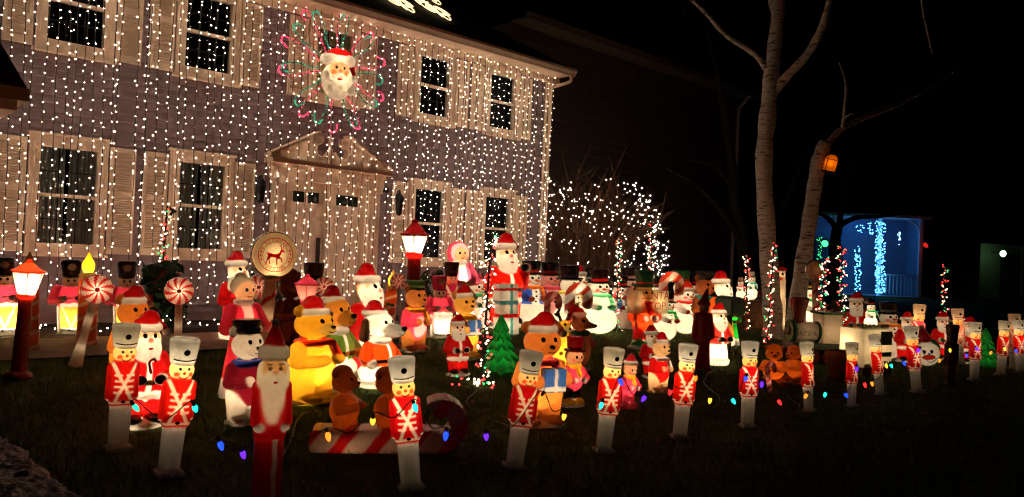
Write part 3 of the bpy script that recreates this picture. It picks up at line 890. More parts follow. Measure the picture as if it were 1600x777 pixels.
strip('path', m_path, -16, -3.6, 1.6, 2.75, .02)
strip('path', m_path, -5.2, -3.6, -.1, 1.6, .024, 8)
# driveway: its edge runs from the left of the frame towards the viewer
e0, e1 = at(-60, 628)[0], at(150, 800)[0]
dv = (e0 - e1)[:2]; far = e0[:2] + dv * .8; near = e1[:2] - dv * .8
nrm = np.array([-dv[1], dv[0]]); nrm /= np.linalg.norm(nrm)
if nrm[0] > 0: nrm = -nrm
DT, DWD = 260, 120
gx = RNG.random((DT, DWD)); gx = (gx + np.roll(gx, 1, 1)) / 2 - .5
v = []; f = []
for i, t in enumerate(np.linspace(0, 1, DT)):
    for j, w in enumerate(np.linspace(0, 1, DWD) ** 1.2 * 3.4):
        wob = .06 * math.sin(t * 37) + .05 * math.sin(t * 83 + 1) if j == 0 else 0
        p = near + (far - near) * t + nrm * (w + wob)
        v.append((p[0], p[1], float(ground(p[0], p[1])) + (.026 + .05 * gx[i, j] if j else -.01)))
f = [(i * DWD + j, (i + 1) * DWD + j, (i + 1) * DWD + j + 1, i * DWD + j + 1) for i in range(DT - 1) for j in range(DWD - 1)]
me = bpy.data.meshes.new('driveway'); me.from_pydata(v, [], f); me.materials.append(m_asph); me.shade_smooth()
tag(link(bpy.data.objects.new('driveway', me)), kind='structure')

# ------------------------------------------------------------------ the house
house = empty('house', P0, (0, 0, math.pi / 2 - PHI), 'two storey house in grey clapboard with cream shutters, hung all over with white lights', 'house')
S0, S1, ZB, ZE = -10.6, .85, .42, 5.5
WINS = [(-8.32, 1.35, 2.91, 1), (-6.54, 1.35, 2.91, 1), (-2.25, 1.35, 2.91, 0), (-.5, 1.35, 2.91, 0),
        (-8.32, 4.03, 5.40, 0), (-6.54, 4.03, 5.40, 0), (-4.4, 4.03, 5.40, 2), (-2.25, 4.03, 5.40, 0), (-.5, 4.03, 5.40, 0)]
OPEN = [(c - .42, c + .42, z0 + .06, z1 - .06) for c, z0, z1, _ in WINS] + [(-5.30, -3.52, ZB, 2.85)]
rows = np.arange(ZB, ZE, .112)
for z in rows:
    z2 = min(z + .118, ZE + .02)
    cuts = sorted((a, b) for a, b, c, d in OPEN if c < z + .11 and d > z)
    x = S0; segs = []
    for a, b in cuts:
        if a > x: segs.append((x, a))
        x = b
    segs.append((x, S1))
    for a, b in segs:
        v = [(s, y, w) for s in (a, b) for y, w in ((.03, z), (-.026, z), (-.002, z2), (.03, z2))]
        M().add(v, [(0, 1, 2, 3), (7, 6, 5, 4), (1, 5, 6, 2), (0, 4, 5, 1), (3, 2, 6, 7), (0, 3, 7, 4)]).obj('clapboard', m_siding, house)
M().box(S1 - .07, S1 + .02, -.03, .08, ZB - .1, ZE).obj('corner_board', m_trim, house)
M().box(S0, S1, -.012, .1, .1, ZB - .005).obj('foundation', pbr('concrete_block', (.2, .18, .16), .9, .2, 6, .4), house)
M().box(S1 - .1, S1 - .002, .08, 8, .2, ZE).add([(S1 - .05, -.4, ZE + .06), (S1 - .05, 8.4, ZE + .06), (S1 - .05, 4, 7.9)], [(0, 1, 2)]).obj('side_wall', m_siding, house)
# soffit planks, gutter, roof
for k in range(int((S1 + .3 - S0) / .2)):
    a = S0 + k * .2
    M().box(a, a + .194, -.42, -.018, ZE, ZE + .018).obj('soffit_plank', m_trim, house)
M().box(S0, S1 + .3, -.42, .05, ZE + .02, ZE + .05).obj('soffit_backing', m_trim, house)
M().box(S0, S1 + .3, -.02 - .055, -.02, ZE - .13, ZE - .004).obj('frieze_board', m_trim, house)
g = M(); prof = [(-.42, ZE - .005), (-.42, ZE + .14), (-.445, ZE + .14), (-.55, ZE + .135), (-.545, ZE + .085), (-.5, ZE + .03), (-.48, ZE - .005)]
g.add([(s, y, z) for s in (S0, S1 + .34) for y, z in prof], [tuple(range(7)), tuple(range(13, 6, -1))] + [(i, i + 7, (i + 1) % 7 + 7, (i + 1) % 7) for i in range(7)])
g.obj('gutter', m_trim, house)
M().tube(spline([(S1 + .22, -.48, ZE), (S1 + .22, -.46, ZE - .12), (S1 + .12, -.2, ZE - .2), (S1 + .06, -.05, ZE - .26), (S1 + .06, -.05, ZE - .5), (S1 + .06, -.05, .5)], 4), .035, 8).obj('downspout', m_trim, house, True)
v = [(S0, -.46, ZE + .15), (S1 + .32, -.46, ZE + .15), (S1 + .32, 4., 7.95), (S0, 4., 7.95), (S0, 8.4, ZE + .15), (S1 + .32, 8.4, ZE + .15)]
M().add(v + [(a, b, c - .06) for a, b, c in v], [(0, 1, 2, 3), (3, 2, 5, 4), (6, 9, 8, 7), (9, 10, 11, 8), (1, 7, 8, 2), (2, 8, 11, 5), (0, 6, 7, 1)]).obj('roof', m_roof, house)

def shutter(s0, s1, z0, z1):
    sh = link(bpy.data.objects.new('shutter', bpy.data.meshes.new('shutter')), house)
    m = M(); y0, y1 = -.058, -.020; b = .045; zm = z0 + (z1 - z0) * .53
    m.box(s0, s0 + b, y0, y1, z0, z1).box(s1 - b, s1, y0, y1, z0, z1)
    for a, c in ((z0, z0 + .09), (zm, zm + .08), (z1 - .06, z1)): m.box(s0 + b, s1 - b, y0 + .002, y1, a, c)
    sh.data = m.mesh('shutter', m_trim)
    l = M(); l.box(s0 + b, s1 - b, -.026, -.020, z0 + .09, z1 - .06)
    for a, c in ((z0 + .09, zm), (zm + .08, z1 - .06)):
        k = int((c - a) / .032)
        for i in range(k):
            z = a + (c - a) * i / k
            l.add([(s, y, w) for s in (s0 + b, s1 - b) for y, w in ((-.052, z), (-.028, z + .022), (-.028, z + .030), (-.052, z + .008))], [(0, 1, 2, 3), (7, 6, 5, 4), (0, 4, 5, 1), (1, 5, 6, 2), (2, 6, 7, 3), (3, 7, 4, 0)])
    l.obj('louvers', m_trim, sh, kind='stuff')
def window(c, z0, z1, mode):
    w = link(bpy.data.objects.new('window', bpy.data.meshes.new('window')), house)
    a, b = c - .475, c + .475; t = .135; y = -.072
    ga, gb, gz0, gz1 = a + t, b - t, z0 + .14, z1 - .15
    m = M(); m.box(a, ga - .001, y, .05, z0, z1).box(gb + .001, b, y, .05, z0, z1).box(ga - .001, gb + .001, y + .003, .05, z1 - .15, z1)
    m.box(a - .03, b + .03, y - .045, .05, z0 - .035, z0 - .001).box(ga - .001, gb + .001, y + .003, .05, z0, gz0)
    m.box(a - .02, b + .02, y - .03, .03, z1 + .001, z1 + .03)
    m.box(a + .05, a + .06, y - .012, y + .001, z0 + .06, z1 - .06).box(b - .06, b - .05, y - .012, y + .001, z0 + .06, z1 - .06)
    w.data = m.mesh('window', m_trim)
    zm = (gz0 + gz1) / 2
    M().box(ga, gb, -.045, .03, zm - .022, zm + .022).obj('meeting_rail', m_trim, w)
    q = M()
    for i in (1, 2): q.box(ga + (gb - ga) * i / 3 - .006, ga + (gb - ga) * i / 3 + .006, -.012, -.002, gz0, gz1)
    for zz in ((gz0 + zm) / 2, (gz1 + zm) / 2): q.box(ga, gb, -.0145, -.0025, zz - .006, zz + .006)
    q.obj('muntins', m_dark, w, kind='stuff')
    for p, r in ((gz0, zm - .022), (zm + .022, gz1)):
        M().add([(ga, .0, p), (gb, .0, p), (gb, .0, r), (ga, .0, r)], [(0, 1, 2, 3)]).obj('pane', m_glass, w)
    M().add([(x, yy, zz) for yy in (.051, .9) for x, zz in ((ga - .04, gz0 - .04), (gb + .04, gz0 - .04), (gb + .04, gz1 + .04), (ga - .04, gz1 + .04))],
            [(4, 5, 6, 7), (0, 1, 5, 4), (1, 2, 6, 5), (2, 3, 7, 6), (3, 0, 4, 7)]).obj('dark_room', m_dark, w)
    if mode:
        cm = m_curt if mode == 1 else pbr('green_blind', (.62, .64, .30), .8, .1)
        for x0, x1 in (((ga, (ga + gb) / 2 - .03), ((ga + gb) / 2 + .03, gb)) if mode == 1 else ((ga, gb),)):
            n = 40; xx = np.linspace(x0, x1, n); v = []
            for zz in (gz0, gz1):
                for i, x in enumerate(xx): v.append((x, (.07 if mode == 1 else .03) + (.028 * math.sin(i * .95) + .012 * math.sin(i * .37 + 2) if mode == 1 else 0), zz))
            M().add(v, [(i, i + 1, n + i + 1, n + i) for i in range(n - 1)]).obj('curtain', cm, w, True)
for c, z0, z1, mode in WINS:
    window(c, z0, z1, mode)
    for s in (-1, 1):
        e = c + s * .50
        shutter(min(e, e + s * .335), max(e, e + s * .335), z0 + .02, z1 - .06)
# doorway
dw = link(bpy.data.objects.new('doorway', bpy.data.meshes.new('doorway')), house)
m = M()
for a, b in ((-5.42, -5.12), (-3.72, -3.42)):
    m.box(a, b, -.14, .06, ZB, 2.66).box(a - .03, b + .03, -.17, .06, ZB, .62).box(a - .03, b + .03, -.17, .06, 2.58, 2.66)
    for k in range(3): m.box(a + .06 + k * .075, a + .09 + k * .075, -.150, -.139, .72, 2.5)
m.box(-5.47, -3.37, -.16, .06, 2.661, 2.90).box(-5.56, -3.28, -.31, .06, 2.901, 2.97).box(-5.5, -3.34, -.2, .06, 2.84, 2.9)
dw.data = m.mesh('doorway', m_trim)
for sg in (-1, 1):                                       # broken pediment: each half ends in a scroll
    x = lambda a: -4.42 + sg * a
    out = [(1.1, 2.971), (1.1, 3.02), (.30, 3.44), (.20, 3.44), (.17, 3.36), (.22, 3.30), (.28, 3.27), (.30, 3.2), (.27, 3.13), (.2, 3.1), (.12, 3.11), (.07, 3.17), (.045, 3.2), (.045, 2.971)]
    if sg < 0: out = out[::-1]
    k = len(out); v = [(x(a), y, z) for y in (-.17, .03) for a, z in out]
    M().add(v, [tuple(range(k - 1, -1, -1)), tuple(range(k, 2 * k))] + [(i, (i + 1) % k, k + (i + 1) % k, k + i) for i in range(k)]).obj('pediment', m_trim, dw)
    p = [(x(1.14), 3.0), (x(.28), 3.46)]
    d = M(); d.add([(a, y, z + o) for a, z in p for y, o in ((-.25, 0), (.03, 0), (.03, .05), (-.25, .05))], [(0, 1, 2, 3), (7, 6, 5, 4), (0, 4, 5, 1), (1, 5, 6, 2), (2, 6, 7, 3), (3, 7, 4, 0)]); d.obj('pediment_cornice', m_trim, dw)
M().lathe([(.04, 3.19), (.045, 3.25), (.02, 3.28), (.05, 3.33), (.045, 3.4), (.01, 3.5)], 10, off=(-4.42, -.07, 0)).obj('finial', m_trim, dw, True)
M().box(-4.43, -4.31, -.10, .06, ZB, 2.66).obj('mullion', m_trim, dw)
for a, b in ((-5.115, -4.435), (-4.305, -3.725)):
    d = M().box(a, b, .02, .06, ZB + .02, 2.655).obj('door', m_door, house)
    t = M(); wd = b - a
    for i in range(2):
        for z0, z1 in ((.55, 1.15), (1.28, 2.1)):
            x0 = a + .09 + i * (wd - .18 + .06) / 2; x1 = x0 + (wd - .24) / 2
            t.box(x0, x1, .006, .021, z0, z1)
    t.obj('door_panel', m_door, d)
    for i in range(2):
        x0 = a + .07 + i * (wd - .14) / 2 + .03; M().box(x0, x0 + .2, .004, .019, 2.32, 2.5).obj('door_light', pbr('dark_door_glass', (.02, .03, .02), .1, .1), d)
M().lathe([(.03, -.02), (.032, .0), (.012, .03), (.03, .05), (.03, .08), (.01, .09)], 10).obj('door_knob', m_black, house, True, loc=(-4.53, -.02, 1.55))
M().box(-4.56, -4.5, -.03, .019, 1.3, 1.75).obj('door_plate', m_black, house)
for s, z in ((-5.66, 2.42), (-3.02, 2.42)):
    o = hp(s, .16, z)
    wl = empty('wall_lantern', o, (0, 0, math.pi / 2 - PHI), 'black wall lantern on the siding %s the front door' % ('left of' if s < -4 else 'right of'), 'wall lantern', 'black lanterns beside the front door')
    M().lathe([(.02, -.2), (.055, -.17), (.085, .1), (.1, .11), (.06, .17), (.02, .22), (.01, .27)], 6).obj('lantern_body', m_black, wl)
    M().box(-.05, .05, .13, .148, -.12, .18).tube(spline([(0, .14, .1), (0, .06, .24), (0, 0, .25)], 4), .012, 6).obj('bracket', m_black, wl)
    M().lathe([(.045, -.14), (.07, .08)], 6).obj('lantern_pane', pbr('smoked_glass', (.05, .05, .045), .1, .2), wl)
M().box(-3.36, -3.22, -.1, -.03, 2.62, 2.7).tube([(-3.29, -.1, 2.66), (-3.29, -.16, 2.64)], .03, 8).obj('camera_box', m_black, house)
# porch roof end at the left edge of the frame
pr = empty('porch_roof', (0, 0, 0), None, 'dark porch roof end with a brown fascia board at the left edge', 'porch roof')
a0 = at_depth(47, 149, 9.0); back = N * -.9
L_ = -U * 2.5
def prism(pts, off, nm, mat):
    k = len(pts); v = [p for p in pts] + [p + off for p in pts]
    return M().add(v, [tuple(range(k)), tuple(range(2 * k - 1, k - 1, -1))] + [(i, k + i, k + (i + 1) % k, (i + 1) % k) for i in range(k)]).obj(nm, mat, pr)
z_ = np.array([0, 0, 1.])
prism([a0 - z_ * .075, a0 + z_ * .075, a0 + z_ * .075 + L_, a0 - z_ * .075 + L_], back, 'fascia', pbr('brown_fascia', (.42, .27, .13), .6, .1))
prism([a0 + z_ * .08 - U * .03, a0 + z_ * 1.7 + L_ * .4 , a0 + z_ * .08 + L_], back * .98, 'roof_slope', m_roof)
prism([a0 - z_ * .2 - U * .12, a0 - z_ * .078 - U * .12, a0 - z_ * .078 + L_, a0 - z_ * .2 + L_], back * .97, 'soffit', m_trim)

# ------------------------------------------------------------------ white light strings down the house front
zs_top = ZE - .03
si = 0
s = S0 + 1.3
while s < S1 + .02:
    q = .20 + RNG.uniform(-.02, .02)
    bottom = .62 + RNG.uniform(0, .25)
    if -5.4 < s < -3.4: q += .06; bottom = .7 + RNG.uniform(0, .3)
    if RNG.random() < .06: bottom += RNG.uniform(.3, 1.4)
    n = 26; zz = np.linspace(zs_top, bottom, n)
    sw = np.cumsum(RNG.normal(0, .006, n)); sw -= sw[0]; drift = RNG.normal(0, .03)
    pts = np.stack([s + sw + drift * np.linspace(0, 1, n), -(q + np.cumsum(RNG.normal(0, .003, n))), zz], 1)
    root = empty('light_string', P0 + U * s, (0, 0, math.pi / 2 - PHI), 'one of the strings of white mini lights hanging down the house front', 'light string', 'white light strings hanging down the house front')
    pts[:, 0] -= s
    M().tube(pts, .0056, 3, caps=False).obj('wire', m_white_wire, root)
    nb = int((zs_top - bottom) / .122)
    tt = np.linspace(0.01, .995, nb) + RNG.normal(0, .006, nb); keep = RNG.random(nb) > .05
    bp = np.stack([np.interp(np.clip(tt, 0, 1), np.linspace(0, 1, n), pts[:, i]) for i in range(3)], 1)[keep]
    bp[:, :2] += RNG.normal(0, .016, (len(bp), 2))
    bulb_mesh(M(), bp, .0057).obj('mini_lamps', g_white, root, kind='stuff')
    s += RNG.choice([.065, .095, .115, .135, .165], p=[.15, .2, .25, .25, .15]) + (.03 if -5.5 < s < -3.4 else 0)
# string along the bed
pts = [np.append(hp(sv, .9 + .25 * math.sin(sv * 3), 0)[:2], 0) for sv in np.linspace(-9.8, -5.8, 60)]
for p in pts: p[2] = float(ground(p[0], p[1])) + .09 + .06 * math.sin(p[0] * 9)
gs = empty('light_string', pts[0], None, 'string of white mini lights lying along the bed below the left windows', 'light string')
pl = [p - pts[0] for p in pts]
M().tube(pl, .005, 4).obj('wire', m_wire, gs); bulb_mesh(M(), [p + RNG.normal(0, .03, 3) for p in pl[::1]], .007).obj('mini_lamps', g_white, gs, kind='stuff')

# ------------------------------------------------------------------ Santa face and starburst on the upper middle window
sx_, sz_, sq_ = -4.5, 4.55, .34
orn = empty('light_starburst', hp(sx_, .24, sz_), (0, 0, math.pi / 2 - PHI), 'starburst of red and green light loops round the Santa face', 'light ornament')
for i in range(20):
    t = math.radians(90 + 18 * i + (4 if i % 2 else -3)); rr = .95 if i % 2 else 1.02
    rd = np.array([math.cos(t), math.sin(t)]); pp = np.array([-rd[1], rd[0]]) * (1 if i % 3 else -1)
    rl = [rd * .32, rd * .5, rd * .68 - pp * .03, rd * (rr - .06), rd * rr + pp * .05, rd * (rr - .03) + pp * .12, rd * (rr - .14) + pp * .14]
    rl = [(a * 1.0, -.01 * RNG.random(), b * 1.02) for a, b in rl]
    sp = spline(rl, 5)
    red = i % 2 == 0
    lp = M().tube(sp, .007, 4).obj('red_loop' if red else 'green_loop', m_wire, orn)
    bulb_mesh(M(), sp + RNG.normal(0, .006, sp.shape), .0125).obj('mini_lamps', g_pinkred if red else g_dimgreen, lp, kind='stuff')
@kind
def santa_mask(n=100):
    S = Sculpt(n)
    W2 = (.82, .78, .70)
    S.add('beard', W2, E_((0, 0, .36), (.3, .15, .36)), .04)
    for i in range(9):
        a = -2.9 + i * .33; S.add('beard', W2, E_((.25 * math.sin(i * .8 - 3.2), -.08, .2 + .1 * (i % 3)), (.08, .06, .1)), .03)
    S.add('face', (.85, .5, .3), E_((0, -.06, .52), (.19, .14, .2)), .02)
    for sg in (-1, 1): S.add('moustache', W2, C_((0, -.19, .43), (sg * .15, -.14, .38), .05, .03), .02)
    S.add('nose', (.85, .4, .25), E_((0, -.21, .5), .04), .01)
    S.eyes(.075, .57, .02, (.05, .1, .2)); S.dot('mouth', (.6, .04, .03), 0, .365, .05, .022)
    for sg in (-1, 1): S.paint((.85, .22, .1), E_((sg * .11, -.15, .49), .05), .02, 'face'); S.dot('eyebrow', WHITE, sg * .08, .625, .045, .014)
    S.add('hat_trim', WHITE, C_((-.24, -.03, .73), (.22, -.03, .75), .11), .02)
    S.add('hat', RED, E_((.03, .02, .83), (.25, .13, .15)), .01).add('hat', RED, C_((.2, 0, .86), (.3, 0, .5), .07, .05), .02).add('pompom', WHITE, E_((.3, -.02, .42), .07), .01)
    S.bulbs = [(.06, .0, .42, .26), (-.03, .0, .55, .14), (0, .02, .84, .3)]
    return S
prt, blb = KINDS['santa_mask']().build(), None
hp_ = hp(-4.5, .33, 4.04)
mk = empty('wall_santa', hp_, (0, 0, math.pi / 2 - PHI - .25), 'big lit Santa face hanging on the upper middle window', 'santa face', scale=.88)
for nm, me in prt: link(bpy.data.objects.new(nm, me), mk)
for x, y, z, w in KINDS['santa_mask']().bulbs: lamp(mk, (x, y, z), w * 15)

# ------------------------------------------------------------------ figures, from the front row back
FR = 'toy soldiers standing in the front row'
SV = [None, dict(coat=(.54, .020, .014), hat=(.58, .55, .46), strap=(.72, .62, .48)), dict(coat=(.66, .026, .014), hat=(.66, .65, .60), face=(.84, .62, .32)), dict(coat=(.58, .016, .02), hat=(.60, .60, .56), face=(.80, .50, .20), strap=(.8, .72, .6))]
NSV = [0]
def soldier_at(xb, yb, xt, yt, yaw, label, power=1., **kw):
    NSV[0] += 1; kw = SV[NSV[0] * 5 % 4] or {}
    return place('soldier', xb, yb, xt, yt, yaw, label, FR, power, 'toy_soldier', 'toy soldier', kw or None)
soldier_at(184, 703, 198, 505, 12, 'leftmost front toy soldier, standing before the Santa with the candy cane', .75)
soldier_at(263, 742, 290, 527, 14, 'toy soldier with a green bulb at its hip, second from left in the front row')
soldier_at(643, 765, 627, 557, 10, 'toy soldier before the candy striped sleigh, a teal bulb on its chest')
soldier_at(803, 731, 832, 548, 16, 'leaning toy soldier in front of the brown bear holding a blue gift', .5)
soldier_at(943, 706, 961, 543, 22, 'toy soldier with a teal and a blue bulb, beside the child in a red hood', 1.)
soldier_at(1062, 685, 1077, 537, 22, 'toy soldier standing between the small Santa and the dark red elf', 1.)
soldier_at(1168, 668, 1173, 533, 30, 'toy soldier to the left of the sitting orange teddy bears', .9)
soldier_at(1264, 643, 1261, 535, 62, 'toy soldier right of the orange teddy bears, in front of the train', .75)
soldier_at(1331, 635, 1332, 535, 60, 'toy soldier in front of the terracotta pot with a blue bulb at its feet', .6)
soldier_at(1376, 617, 1367, 523, 62, 'toy soldier in front of the white box with green panels', .6)
soldier_at(1433, 613, 1424, 510, 48, 'toy soldier in front of the red Santa, left of the white penguin head', .6)
soldier_at(1523, 595, 1525, 503, 45, 'toy soldier in front of the small lit green tree', .6)
soldier_at(1564, 587, 1571, 501, 45, 'toy soldier in a near pair, second from the right end of the front row', .6)
soldier_at(1594, 583, 1592, 500, 45, 'toy soldier at the far right end of the front row', .6)
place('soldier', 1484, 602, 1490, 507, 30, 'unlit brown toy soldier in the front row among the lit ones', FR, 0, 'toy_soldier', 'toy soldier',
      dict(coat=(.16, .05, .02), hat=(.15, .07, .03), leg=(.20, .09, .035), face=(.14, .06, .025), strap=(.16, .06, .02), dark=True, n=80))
BR = 'small toy soldiers in the back row on the right'
place('soldier', 1432, 568, 1438, 475, 30, 'small pink coated toy soldier behind the Santa on the right', BR, .7, 'toy_soldier', 'toy soldier', dict(coat=PINK, hat=(.8, .6, .4), n=80))
place('soldier', 1499, 570, 1497, 482, 30, 'small toy soldier showing only its cream hat behind the Santas on the right', BR, .5, 'toy_soldier', 'toy soldier', dict(coat=(.75, .3, .2), hat=(.8, .6, .45), n=80))
place('soldier', 1585, 577, 1586, 490, 30, 'pale toy soldier behind the last pair at the right edge', BR, .25, 'toy_soldier', 'toy soldier', dict(coat=(.6, .2, .15), hat=(.8, .6, .45), n=80))

SG = 'Santa figures on the lawn'
def sf(xb, yb, xt, yt, yaw, label, power=1., **kw): return place('santa', xb, yb, xt, yt, yaw, label, SG, power, 'santa_figure', 'santa figure', kw or None)
sf(220, 666, 231, 483, 16, 'bright lit Santa with a candy cane, behind the leftmost front soldier', 1.15, cane=True, n=130)
sf(370, 530, 369, 390, 40, 'lit Santa with a holly bag on its arm, behind the grey haired lady', .9, wreath=True, robe=True)
sf(575, 585, 573, 409, 52, 'large Santa turned right, directly behind the white puppy', 1.1, beard=.17)
sf(716, 587, 715, 490, 20, 'small pinkish Santa standing alone left of the pole of lights', .4)
sf(1019, 590, 1017, 507, 30, 'small unlit looking Santa behind the bear cub in a red suit', .3)
sf(1128, 540, 1127, 421, 55, 'tall Santa in an orange red coat turned right, behind the green mailbox', 1.1, coat=(.8, .16, .02), robe=True, beard=.17)
sf(1121, 570, 1124, 472, 40, 'Santa with a bright white lower half at the green mailbox', 1.3, robe=True, snow=True, sack=(.7, .55, .15), coat=(.7, .06, .05))
sf(1338, 545, 1338, 455, 10, 'dim red Santa in a wide hood behind the striped box', .2, sack=RED, n=70)
sf(1416, 566, 1418, 486, 30, 'Santa with green mittens behind a front soldier on the right', .4, mitt=GREEN, n=70)
sf(1474, 562, 1473, 486, 20, 'broad Santa behind the unlit brown soldier', .36, mitt=GREEN, sack=RED, n=70)
sf(1502, 562, 1503, 489, 40, 'Santa with a green sack over its shoulder, right of the brown soldier', .4, sack=GREEN, n=70)
sf(1517, 568, 1515, 494, 20, 'Santa leaning behind the soldier at the small lit tree', .36, n=70)
sf(790, 512, 789, 362, 30, 'big lit Santa standing behind the stack of white gift boxes, by the pole of lights', .9, arm='up', coat=(.72, .03, .015), n=120)
place('gifts_tower', 791, 522, 791, 442, 25, 'stack of lit white gift boxes in front of the big Santa', None, .5, 'gift_stack', 'gift boxes')
place('pole_santa', 413, 838, 431, 497, 8, 'tall Santa on a red column with a white stripe, nearest of all at the bottom', None, 1.35, 'santa_column', 'santa figure')
# left bed
DG = 'drummer boys along the left bed'
def dr(xb, yb, xt, yt, yaw, label, power): return place('drummer', xb, yb, xt, yt, yaw, label, DG, power, 'drummer_figure', 'drummer figure')
dr(4, 526, 6, 400, 5, 'bright drummer boy cut off by the left edge of the frame', 1.6)
dr(108, 524, 112, 404, 5, 'drummer boy with a dark face and lit yellow drum, left of the first peppermint lollipop', .75)
dr(195, 524, 199, 406, 5, 'drummer boy half hidden behind the bear in a red hat', .5)
place('bear', 201, 602, 209, 446, 30, 'orange brown bear in a red hat standing behind the candy cane Santa', None, .7, 'bear_figure', 'bear figure', dict(fur=(.70, .28, .06), n=100))
CG = 'tall blow mould candles'
place('candle', 44, 548, 46, 390, 0, 'unlit brown flamed candle behind the red lamp post', CG, .04, 'candle_figure', 'candle', dict(flame=(.35, .16, .03)))
place('candle', 136, 540, 139, 391, 0, 'candle with a bright yellow flame behind the peppermint lollipop', CG, 1.1, 'candle_figure', 'candle')
place('candle', 605, 530, 615, 420, 0, 'orange candle with a holly sprig left of the mid lamp post', CG, .45, 'candle_figure', 'candle', dict(holly=True, flame=(.85, .5, .06)))
place('street_lantern', 29, 590, 46, 405, 0, 'dark red lamp post with a glowing white lantern at the left edge', 'red lamp posts', 1.5, 'lamp_post', 'lamp post')
place('street_lantern', 643, 545, 649, 342, 0, 'red lamp post with a dark dome cap in front of the right hand window', 'red lamp posts', 1.2, 'lamp_post', 'lamp post', dict(cap=(.13, .01, .012), post=(.42, .02, .015), g=(.735, .87), r=.10))
place('street_lantern', 474, 570, 481, 428, 0, 'small pink lit lantern above the red hats of the honey bear', 'red lamp posts', .32, 'lamp_post', 'lamp post', dict(cap=PINK, post=PINK, glass=(.8, .4, .35), g=(.71, .88), r=.13))
# centre left
place('lady', 377, 619, 382, 427, 32, 'grey haired lady in a pink dress and white apron', None, .5, 'lady_figure', 'lady figure', dict(hair=(.40, .33, .25), dress=(.62, .05, .09), apron=(.7, .5, .45), n=110))
place('bear', 384, 660, 386, 494, 32, 'white bear in a black cap, blue scarf and dark red coat', None, .6, 'bear_figure', 'bear figure', dict(fur=(.80, .73, .64), hat=False, cap=(.02, .015, .02), coat=(.24, .02, .04), scarf=(.05, .12, .45), n=110))
place('bear', 488, 627, 488, 462, 48, 'honey yellow bear in a red hat and red scarf, brightly lit', None, 1.25, 'bear_figure', 'bear figure', dict(fur=(.85, .50, .05), scarf=(.65, .05, .02), n=120, base=(.85, .6, .15), snout=(.85, .58, .15), belly=(.85, .55, .1)), wide=1.28)
place('puppy', 527, 600, 524, 446, 42, 'brown puppy in a dark red hat and green scarf behind the honey bear', None, .5, 'puppy_figure', 'puppy figure', dict(fur=(.62, .30, .06), coat=(.15, .25, .05), ear=(.2, .08, .02)))
place('puppy', 590, 604, 592, 470, 50, 'white puppy with dark hanging ears in an orange red coat', None, 1.25, 'puppy_figure', 'puppy figure', dict(long=.03, n=120, coat=(.72, .12, .02)), wide=1.18)
UG = 'unlit brown bears by the front path'
place('dark_bear', 452, 545, 453, 412, 40, 'unlit dark brown bear right behind the round deer sign', UG, 0, 'bear_figure', 'bear figure')
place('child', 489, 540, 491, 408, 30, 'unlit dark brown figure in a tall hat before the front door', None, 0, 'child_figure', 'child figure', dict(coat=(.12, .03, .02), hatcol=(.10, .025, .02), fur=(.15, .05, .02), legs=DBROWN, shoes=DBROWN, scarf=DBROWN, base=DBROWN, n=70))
# centre
CC = 'carollers and small figures in the middle of the lawn'
def ch(k, xb, yb, xt, yt, yaw, label, power, nm, cat, **kw): return place(k, xb, yb, xt, yt, yaw, label, CC, power, nm, cat, kw or None)
ch('bear', 646, 549, 650, 434, 40, 'little bear in a pink coat and green cap below the mid lamp post', .8, 'bear_figure', 'bear figure', fur=(.55, .25, .08), hat=False, cap=(.16, .24, .10), coat=PINK, belly=LPINK, scarf=YELLOW)
ch('drummer', 686, 530, 687, 429, 20, 'pink drummer in a tall pink hat left of the pink hooded lady', .9, 'drummer_figure', 'drummer figure', hat=(.7, .06, .16), drum=(.85, .55, .6))
ch('soldier', 703, 528, 706, 409, 20, 'toy soldier in a tall black hat and crimson coat before the pink hooded lady', .35, 'toy_soldier', 'toy soldier', coat=(.5, .04, .1), hat=(.05, .012, .015), leg=(.4, .06, .1), face=(.6, .25, .18), n=90)
ch('lady', 723, 520, 717, 377, 25, 'lady in a pink hood and white and pink gown under the right hand window', 1.1, 'lady_figure', 'lady figure', hood=PINK, dress=(.80, .2, .33), apron=WHITE)
ch('bear', 728, 562, 724, 444, 34, 'little bear in a red hood hugging a blue gift, left of the pole of lights', .75, 'bear_figure', 'bear figure', fur=(.78, .45, .12), gift=True, coat=(.75, .48, .08), scarf=YELLOW)
place('tree', 783, 582, 784, 492, 0, 'small glowing green plastic tree beside the pole of lights', None, .8, 'plastic_tree', 'christmas tree')
place('bear', 841, 664, 848, 487, 26, 'tall orange brown bear in a red hat holding a blue and white gift', None, .85, 'bear_figure', 'bear figure', dict(fur=(.74, .30, .08), gift=True, scarf=(.7, .08, .12), n=120), wide=1.12)
ch('child', 894, 635, 900, 524, 36, 'child in a big red top hat and pink coat on yellow shoes', .42, 'child_figure', 'child figure', hatcol=(.55, .02, .05), coat=PINK, n=95)
ch('child', 981, 638, 987, 552, 40, 'child in a red hood and pink coat beside the soldier with two bulbs', .6, 'child_figure', 'child figure', hat='santa', hatcol=(.7, .04, .08), coat=PINK, legs=PINK, shoes=PINK, base=PINK)
ch('bear', 1028, 613, 1034, 519, 44, 'bear cub in a red suit and white trimmed hat left of a front soldier', .9, 'bear_figure', 'bear figure', fur=(.72, .50, .3), coat=RED, scarf=WHITE, base=(.75, .5, .25))
ch('fox', 908, 580, 906, 474, 52, 'dark brown fox with a long snout in a red hat', 1.7, 'fox_figure', 'fox figure')
ch('deer', 878, 574, 882, 482, 30, 'yellow spotted deer with dark brown antlers', 1.1, 'deer_figure', 'deer figure')
place('elf', 1095, 580, 1102, 449, 20, 'unlit dark red elf with a tall pointed hat', CC, 0, 'elf_figure', 'elf figure', wide=.8)
